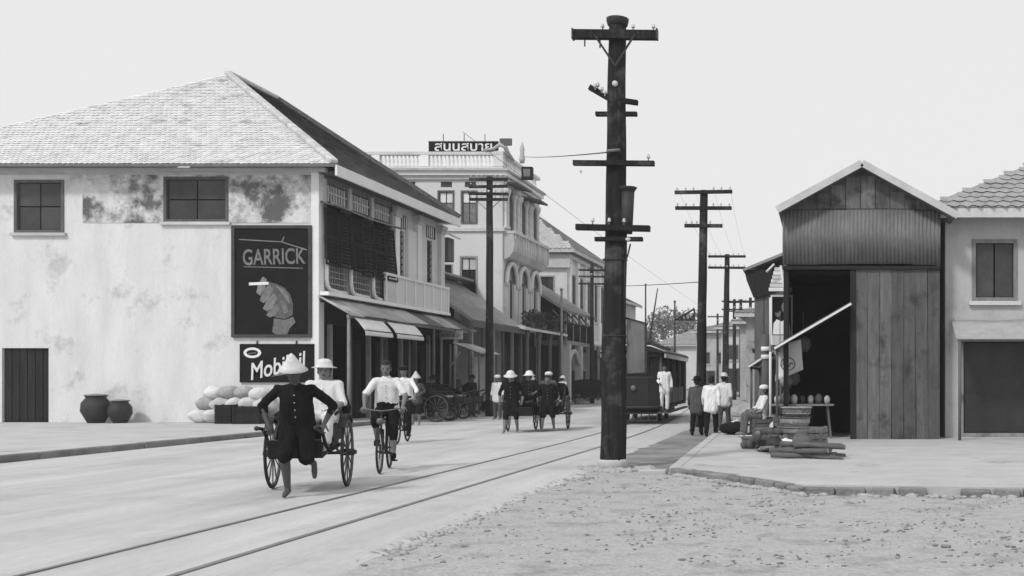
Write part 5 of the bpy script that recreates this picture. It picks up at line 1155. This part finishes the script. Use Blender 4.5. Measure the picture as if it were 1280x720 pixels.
# hanging cloth with a printed ring
t = thing('hanging_banner','pale cloth banner with a printed ring slung under the sloping awning','banner',(PX(983,25.2),25.2,PZ(476,25.2)))
b = MB(); cs = [(972,432),(1001,424),(1004,462),(969,477)]; n = 10
for j in range(n+1):
    for i in range(n+1):
        u,v = i/n,j/n; x = (cs[0][0]*(1-u)+cs[1][0]*u)*(1-v)+(cs[3][0]*(1-u)+cs[2][0]*u)*v; y = (cs[0][1]*(1-u)+cs[1][1]*u)*(1-v)+(cs[3][1]*(1-u)+cs[2][1]*u)*v
        p = PT(x,y,25.2); p.y += .05*math.sin(u*7+v*2)*v; b.v.append(p)
for j in range(n):
    for i in range(n): k = j*(n+1)+i; b.f.append((k,k+1,k+n+2,k+n+1)); b.sm.append(True)
o = b.build('cloth', CANVAS, t); md = o.modifiers.new('t','SOLIDIFY'); md.thickness = .01
rg = MB(); rg.path([PT(985+9*math.cos(a),455+8*math.sin(a),25.2)+Vector((0,-.045,0)) for a in [6.2832*i/24 for i in range(24)]],.014,4,True).build('printed_ring', SIGNM, t)
MB().path([PT(979+i*1.2,456-2.5*math.sin(i*.9),25.2)+Vector((0,-.045,0)) for i in range(11)],.013,4).build('printed_mark', SIGNM, t)
# banded street post
t = thing('banded_post','dark post with white painted bands at the pavement edge of the stalls','post',(PX(958,27.2),27.2,0))
MB().tube((PX(958,27.2),27.2,0),(PX(957,27.2),27.2,PZ(418,27.2)),.13,.1,12).build('shaft', WMID, t)
for py in (436,446): MB().tube((PX(957.5,27.2),27.2,PZ(py+3,27.2)),(PX(957.5,27.2),27.2,PZ(py-2.5,27.2)),.135,.13,12).build('white_band', WHITE, t)
person('vendor in white shirt and white cap seated among the goods', (PX(952,25.6),25.6,.46), R(-70), SIT, topm=SHIRTW, sleeve=.7, botm=CLOTHG, hat=('turban',SHIRTW), tail=.02)
# goods spread on the pavement
def gthing(name,label,cat,loc,rz=0,group=None): return thing(name,label,cat,loc,rz,group,False)
GG = 'goods spread on the pavement'
def basket(label, loc, r=.3, h=.3, tilt=0, m=BASK):
    t = gthing('basket',label,'basket',loc,0,GG); t.rotation_euler = (tilt,tilt*.6,random.random()*6)
    MB().lathe([(r*.7,0),(r*.95,h*.5),(r,h),(r*.92,h),(r*.86,h*.5),(r*.62,.03)],n=18).build('wall', m, t)
    for q in (.02,.5,.98): MB().path([((r*(.72+.3*min(1,q*1.3)) )*math.cos(a),(r*(.72+.3*min(1,q*1.3)))*math.sin(a),h*q) for a in [6.2832*i/20 for i in range(20)]],.016,5,True).build('hoop', m, t)
    return t
def sack(label, loc, s, m=CANVG, group=GG, seed=0, name='sack'):
    b = MB(); b.ell((0,0,s[2]*.95),s,16,12)
    for v in b.v:
        f = 1+.22*noise.noise(v*3.2+Vector((seed,0,0)))+.1*noise.noise(v*9+Vector((seed,0,0))); v.x *= f; v.y *= f; v.z = max(0,v.z*(1+.12*noise.noise(v*4+Vector((0,seed,0)))))
    t = gthing(name,label,'sack',loc,random.random(),group); b.build('bag', m, t); MB().path([(s[0]*.1*math.cos(a),s[1]*.1*math.sin(a),s[2]*1.86) for a in [6.2832*i/10 for i in range(10)]],.03,6,True).build('tied_neck', m, t); return t
def crate(label, loc, sx, sy, sz, rz=0, m=WMID, group=GG):
    t = gthing('crate',label,'crate',loc,rz,group)
    MB().box(-sx/2+.02,sx/2-.02,-sy/2+.02,sy/2-.02,.01,sz*.9).build('inside', INTER, t)
    n = max(2,int(sz/.11))
    for k in range(n):
        z0 = sz*k/n; z1 = z0+sz/n*.86
        for s in (-1,1):
            place('board', unitbox(m), (0,s*(sy/2-.01),(z0+z1)/2), t, scale=(sx,.02,z1-z0)); place('board', unitbox(m), (s*(sx/2-.01),0,(z0+z1)/2), t, scale=(.02,sy-.045,z1-z0))
    for a in (-1,1):
        for c in (-1,1): place('corner_post', unitbox(m), (a*(sx/2-.05),c*(sy/2+.008),sz/2), t, scale=(.06,.016,sz))
    return t
PV = ZP
def gp(px,py,z=PV): Y = GY(py,z); return (PX(px,Y),Y,z)
crate('low crate the seated vendor sits on', (PX(951,25.65),25.62,PV), .5,.5,.46, .2, WMID)
sack('dark lumpy sack lying at the feet of the walkers pole', gp(921,543), (.5,.3,.17), CANVD, seed=3)
sack('grey sack slumped behind the leaning tray', gp(917,531), (.3,.25,.2), CANVG, seed=8)
t = gthing('leaning_tray','large pale round tray leaning between the sack and the vendor','tray',gp(933,531),0,GG); q = MB().lathe([(.02,0),(.3,.01),(.34,.05),(.36,.05),(.32,-.01),(.02,-.02)],n=24); q.v = [Matrix.Rotation(R(62),3,'X')@v+Vector((0,0,.33)) for v in q.v]; q.build('tray', TINL, t)
MB().bar((-.02,.3,0),(.0,.12,.5),.05,.05).build('prop', WMID, t)
t = gthing('flat_tray','shallow white tray lying flat on the pavement before the sack','tray',gp(938,546),0,GG); MB().lathe([(.24,0),(.3,.06),(.32,.06),(.25,-.0)],n=24).build('dish', SIGNW, t); MB().ell((0,0,.05),(.2,.2,.05)).build('contents', GOODS, t)
basket('wide dark basket next to the vendor crate', gp(963,552), .34,.3)
basket('basket tipped over beside the wide dark basket', gp(955,545), .26,.26,R(35))
crate('slatted crate with tall sides behind the stacked baskets', gp(985,550), .6,.5,.55, .3)
crate('open crate below the sloping awning post', gp(1012,556), .7,.5,.4, -.2, WGREY)
x,y,z = gp(990,560)
for k,l in enumerate(('bottom basket of the stack below the hanging banner','second basket up in the stack below the hanging banner','third basket up in the stack below the hanging banner','topmost basket of the stack below the hanging banner')):
    basket(l,(x+.03*k,y+.02*k,z+.2*k),.34-.01*k,.24)
x,y,z = gp(976,561)
for k,l in enumerate(('lower flat round tray stacked beside the basket stack','upper flat round tray stacked beside the basket stack')): 
    t = gthing('round_tray',l,'tray',(x,y,z+.075*k),0,GG); MB().lathe([(.3,0),(.36,.07),(.38,.07),(.31,-.0)],n=24).build('dish', (BASK,TINL)[k], t); MB().ell((0,0,.06),(.28,.28,.07)).build('contents', (GOODS,STONE)[k], t)
for k,(px,py,r_,l) in enumerate(((968,566,.16,'small dark jar standing in front of the stacked trays'),(1003,566,.2,'stout jar at the end of the goods by the broken pavement edge'),(950,551,.13,'squat jar beside the tipped basket'))):
    t = gthing('jar',l,'jar',gp(px,py),0,GG); MB().lathe([(r_*.6,0),(r_*1.0,r_*.9),(r_*.95,r_*1.5),(r_*.55,r_*1.9),(r_*.65,r_*2.05),(r_*.5,r_*2.05)],n=18).build('body', (IRON,WMID,TIN)[k], t); MB().ell((0,0,r_*2.05),(r_*.5,r_*.5,r_*.15)).build('lid', WMID, t)
lg = MB().tube((-.45,0,0),(.45,0,0),.05,.045,9).mesh('log', BARK); lge = MB().tube((.449,0,0),(.455,0,0),.043,.043,9).mesh('cut_end', WGREY)
x,y,z = gp(1016,572); rngl = random.Random(2)
for j in range(3):
    for i in range(6-j):
        o = place('firewood_log', lg, (x-.1+rngl.uniform(-.25,.25), y-.3+i*.105+j*.05, z+.048+j*.088), None, (0,R(rngl.uniform(-5,5)),rngl.uniform(-.5,.5)))
        tag(o,'firewood log in the low pile at the end of the goods','log','firewood pile'); place('cut_end', lge, (0,0,0), None).parent = o
for k in range(5):
    o = MB().bar((-.55,0,0),(.55,0,0),.16,.03).build('loose_board', WGREY); a,b_,c_ = gp(980+k*3,562+k*.8); o.location = (a,b_-.35,c_+.02+k*.032); o.rotation_euler = (R(random.uniform(-3,3)),R(random.uniform(-3,3)),random.uniform(-.5,.5))
    tag(o,'loose board in the flat stack on the pavement before the baskets','board','stack of loose boards')
t = gthing('stool','low wooden stool under the hanging banner','stool',gp(995,546),.4,GG); MB().box(-.2,.2,-.15,.15,.38,.42).build('seat', WGREY, t)
for a in (-1,1):
    for c in (-1,1): MB().bar((a*.14,c*.1,.38),(a*.18,c*.13,0),.04,.04).build('leg', WGREY, t)
sack('plump pale sack leaning on the slatted crate', gp(978,549), (.3,.26,.26), STONE, seed=21)
sack('dark sack between the wide basket and the stacked trays', gp(970,556), (.3,.24,.2), CANVD, seed=27)
sack('small grey sack on the kerb side of the flat tray', gp(928,540), (.24,.2,.16), CANVG, seed=31)
basket('big pale basket standing behind the dark lumpy sack', gp(930,534), .36,.36)
basket('shallow basket in front of the vendor crate', gp(944,556), .3,.16)
basket('deep basket against the awning post', gp(968,544), .3,.48)
basket('dark tub-like basket before the loose boards', gp(985,569), .26,.22, 0, IRON)
crate('upturned pale crate behind the deep basket', gp(975,540), .55,.45,.5,.5,WGREY)
cn = MB(); cn.ell((0,0,0),(.09,.09,.1),10,8)
for v in cn.v: v *= 1+.08*noise.noise(v*20)
cnm = cn.mesh('coconut', BARK); rc = random.Random(12)
for k in range(46):
    a = rc.uniform(0,6.28); rr_ = rc.random()**.6*.42; x,y,z = gp(965,561); lay = 0 if k < 26 else (1 if k < 40 else 2); rr_ *= (1,.66,.35)[lay]
    tag(place('coconut', cnm, (x+math.cos(a)*rr_*1.4,y+math.sin(a)*rr_,ZP+.08+lay*.13), None, (rc.random()*3,rc.random()*3,0)), 'brown coconut in the loose heap before the basket stack', 'coconut', 'heap of coconuts')
tb = gthing('trestle_table','rough trestle table loaded with jars inside the open shed corner','table',(PX(1003,25.2),25.2,ZP),.05,GG)
MB().box(-.75,.75,-.3,.3,.78,.82).build('top', WGREY, tb)
for a in (-1,1):
    for c in (-1,1): MB().bar((a*.6,c*.2,.78),(a*.68,c*.27,0),.05,.05).build('leg', WMID, tb)
for k in range(7):
    r_ = rc.uniform(.07,.12); tag(MB().lathe([(r_*.7,0),(r_,r_*1.2),(r_*.9,r_*2),(r_*.5,r_*2.4),(r_*.6,r_*2.6)],(PX(1003,25.2)-.6+k*.2,25.2+rc.uniform(-.15,.15),ZP+.82),12).build('small_jar', (TINL,WMID,STONE,IRON)[k%4]), 'small jar in the row on the trestle table', 'jar', 'jars on the trestle table')
for k,(px,py,yy) in enumerate(((975,447,25.6),(983,484,25.9),(991,482,26.0),(1004,440,25.6))):
    t = gthing('hanging_basket',['round basket hung below the awning near the banded post','pear-shaped basket hung behind the banner foot','long basket hung behind the banner, nearest the shed post','basket hung high inside the open shed corner'][k],'basket',PT(px,py,yy),0,'hanging baskets'); r_ = .15+.02*k
    MB().lathe([(r_*.5,0),(r_,r_*.7),(r_*.9,r_*1.4),(r_*.3,r_*1.9)],n=14).build('wall', BASK, t); MB().tube((0,0,r_*1.8),(0,0,1.0),.008).build('cord', WMID, t)
for k in range(7):
    px = 946+k*8.5; o = MB().bar((0,0,0),(0,0,1.25+.18*(k%3)),.035,.035).build('leaning_pole', (WGREY,WMID,TRIM)[k%3]); x,y,z = gp(px,541-k%3); o.location = (x,y,z); o.rotation_euler = (R(-14-4*(k%2)),R(rc.uniform(-14,14)),0)
    tag(o,'bamboo pole leaning among the goods under the awnings','pole','bamboo poles among the goods')
cloth_t = gthing('draped_cloth','crumpled pale cloth thrown over the goods beside the coconuts','cloth',gp(981,556),0,GG)
b = MB(); n_ = 12
for j in range(n_+1):
    for i in range(n_+1):
        u,v = i/n_-.5,j/n_-.5; b.v.append(Vector((u*.9,v*.7,.34*max(0,1-2.2*(u*u+v*v)*1.6)+.05*noise.noise(Vector((u*7,v*7,2)))+.03)))
for j in range(n_):
    for i in range(n_): k = j*(n_+1)+i; b.f.append((k,k+1,k+n_+2,k+n_+1)); b.sm.append(True)
b.build('sheet', CANVAS, cloth_t)
rk2 = random.Random(33); SL = {0:('sack','dark bundle strewn with the goods along the stalls'),1:('sack','pale bundle strewn with the goods along the stalls'),2:('basket','small basket strewn with the goods along the stalls'),3:('crate','small broken crate strewn with the goods along the stalls')}
for k in range(34):
    px = rk2.uniform(912,1004); lo_ = 533 if px < 945 else 541; hi_ = 545 if px < 945 else 565; p_ = gp(px, rk2.uniform(lo_,hi_)); kd = (0,1,2,3,2,0,1)[k%7]; sc_ = rk2.uniform(.09,.2)
    if kd == 0: sack(SL[0][1], p_, (sc_*1.3,sc_,sc_*.8), (CANVD,CANVG)[k%2], 'strewn dark bundles', k*3.1)
    elif kd == 1: sack(SL[1][1], p_, (sc_*1.2,sc_,sc_*.7), (STONE,CANVAS)[k%2], 'strewn pale bundles', k*2.3)
    elif kd == 2: basket(SL[2][1], p_, sc_*1.1, sc_, R(rk2.uniform(0,50)))['group'] = 'strewn small baskets'
    else: crate(SL[3][1], p_, sc_*2, sc_*1.6, sc_*1.5, rk2.uniform(0,3), (WGREY,WDARK)[k%2], 'strewn small crates')
# shaded goods under the awnings
for k,(px,yy,hh) in enumerate(((1000,26.6,1.0),(985,27.2,1.2),(972,28.4,.9),(1015,26.4,.8))):
    crate(['tall dark crate against the shed under the awning','tall crate stood behind the slatted one','crate in the shade behind the vendor','short crate in the shade by the shed planks'][k],(PX(px,yy) if px<1005 else PX(px,yy)-.3,yy,PV),.6,.5,hh,.1*k,WDARK)

# ------------------------------------------------------------------ sacks and crate by the end wall
GS = 'pale sacks heaped by the end wall'
rs = random.Random(4)
for k,(px,z,yy) in enumerate(((250,.12,32.9),(268,.12,32.8),(286,.12,32.9),(304,.12,33.0),(322,.12,32.9),(259,.5,33.0),(277,.5,32.95),(295,.5,33.0),(313,.5,33.05),(330,.46,33.0),(268,.86,33.1),(287,.86,33.05),(306,.86,33.1),(324,.82,33.1))):
    t = sack('pale sack in the heap below the oil sign', (PX(px,yy),yy,z), (.34,.24,.22), STONE, GS, k*1.7)
crate('dark low crate on the pavement before the sack heap', (PX(313,32.2),32.2,.12), .85,.5,.55, .02, WDARK, 'crates by the end wall')
crate('dark crate with open top before the sack heap, nearer the plank door', (PX(283,32.3),32.3,.12), .5,.45,.6, .1, WDARK, 'crates by the end wall')
for k,px in enumerate((120,150)):
    t = thing('water_jar',['big glazed water jar beside the plank side door','smaller glazed water jar standing clear of the side door'][k],'jar',(PX(px,32.8),32.8,.12),0,None,False); r_ = (.42,.34)[k]
    MB().lathe([(r_*.55,0),(r_,r_*.9),(r_*.95,r_*1.5),(r_*.65,r_*1.9),(r_*.75,r_*2.05),(r_*.62,r_*2.05)],n=20).build('body', IRON, t); MB().lathe([(r_*.8,r_*2.05),(r_*.78,r_*2.12),(.03,r_*2.2)],n=18).build('lid', WGREY, t)

# ------------------------------------------------------------------ far trees
def tree(label, x, y, h, cr, seed, m=LEAFF, n=2200):
    rg = random.Random(seed); t = thing('tree', label, 'tree', (x,y,0), 0, 'far trees', False)
    b = MB(); b.path([(0,0,-.1),(rg.uniform(-.2,.2),0,h*.3),(rg.uniform(-.4,.4),.1,h*.55)],[h*.035,h*.028,h*.018],8); leaf = MB()
    for k in range(7):
        a = 6.28*k/7+rg.random(); e = Vector((math.cos(a)*cr*rg.uniform(.4,.8),math.sin(a)*cr*rg.uniform(.4,.8),h*rg.uniform(.55,.85)))
        b.path([(0,0,h*.35+k*.1),tuple(e*.55+Vector((0,0,h*.2))),tuple(e)],[h*.015,h*.01,h*.004],6)
        leafmass(leaf, e, (cr*.42,cr*.42,h*.14), n//8, .3, rg)
    leafmass(leaf,(0,0,h*.85),(cr*.5,cr*.5,h*.14),n//8,.3,rg)
    b.build('trunk', BARK, t); leaf.build('crown', m, t)
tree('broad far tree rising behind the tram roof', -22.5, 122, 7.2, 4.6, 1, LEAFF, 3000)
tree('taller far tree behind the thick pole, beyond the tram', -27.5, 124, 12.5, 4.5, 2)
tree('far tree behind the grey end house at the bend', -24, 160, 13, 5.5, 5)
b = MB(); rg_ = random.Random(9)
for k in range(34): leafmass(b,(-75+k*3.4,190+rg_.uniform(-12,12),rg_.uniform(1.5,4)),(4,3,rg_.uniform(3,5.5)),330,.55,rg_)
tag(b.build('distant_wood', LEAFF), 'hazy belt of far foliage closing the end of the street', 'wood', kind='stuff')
tree('garden tree behind the corrugated shed', 12, 52, 9.5, 4, 6, LEAFD, 3500)

# ------------------------------------------------------------------ warm-season haze
b = MB().box(-440,440,-80,720,-1.1,17); hz = tag(b.build('haze', None), kind='stuff')
m = bpy.data.materials.new('haze_air'); m.use_nodes = True; n = m.node_tree.nodes; n.remove(n['Principled BSDF'])
pv = n.new('ShaderNodeVolumePrincipled'); pv.inputs['Color'].default_value = (.99,.99,.99,1); pv.inputs['Density'].default_value = .00055; pv.inputs['Anisotropy'].default_value = 0
m.node_tree.links.new(pv.outputs[0], n['Material Output'].inputs['Volume']); hz.data.materials.append(m)
bpy.data.scenes.remove(TMP)
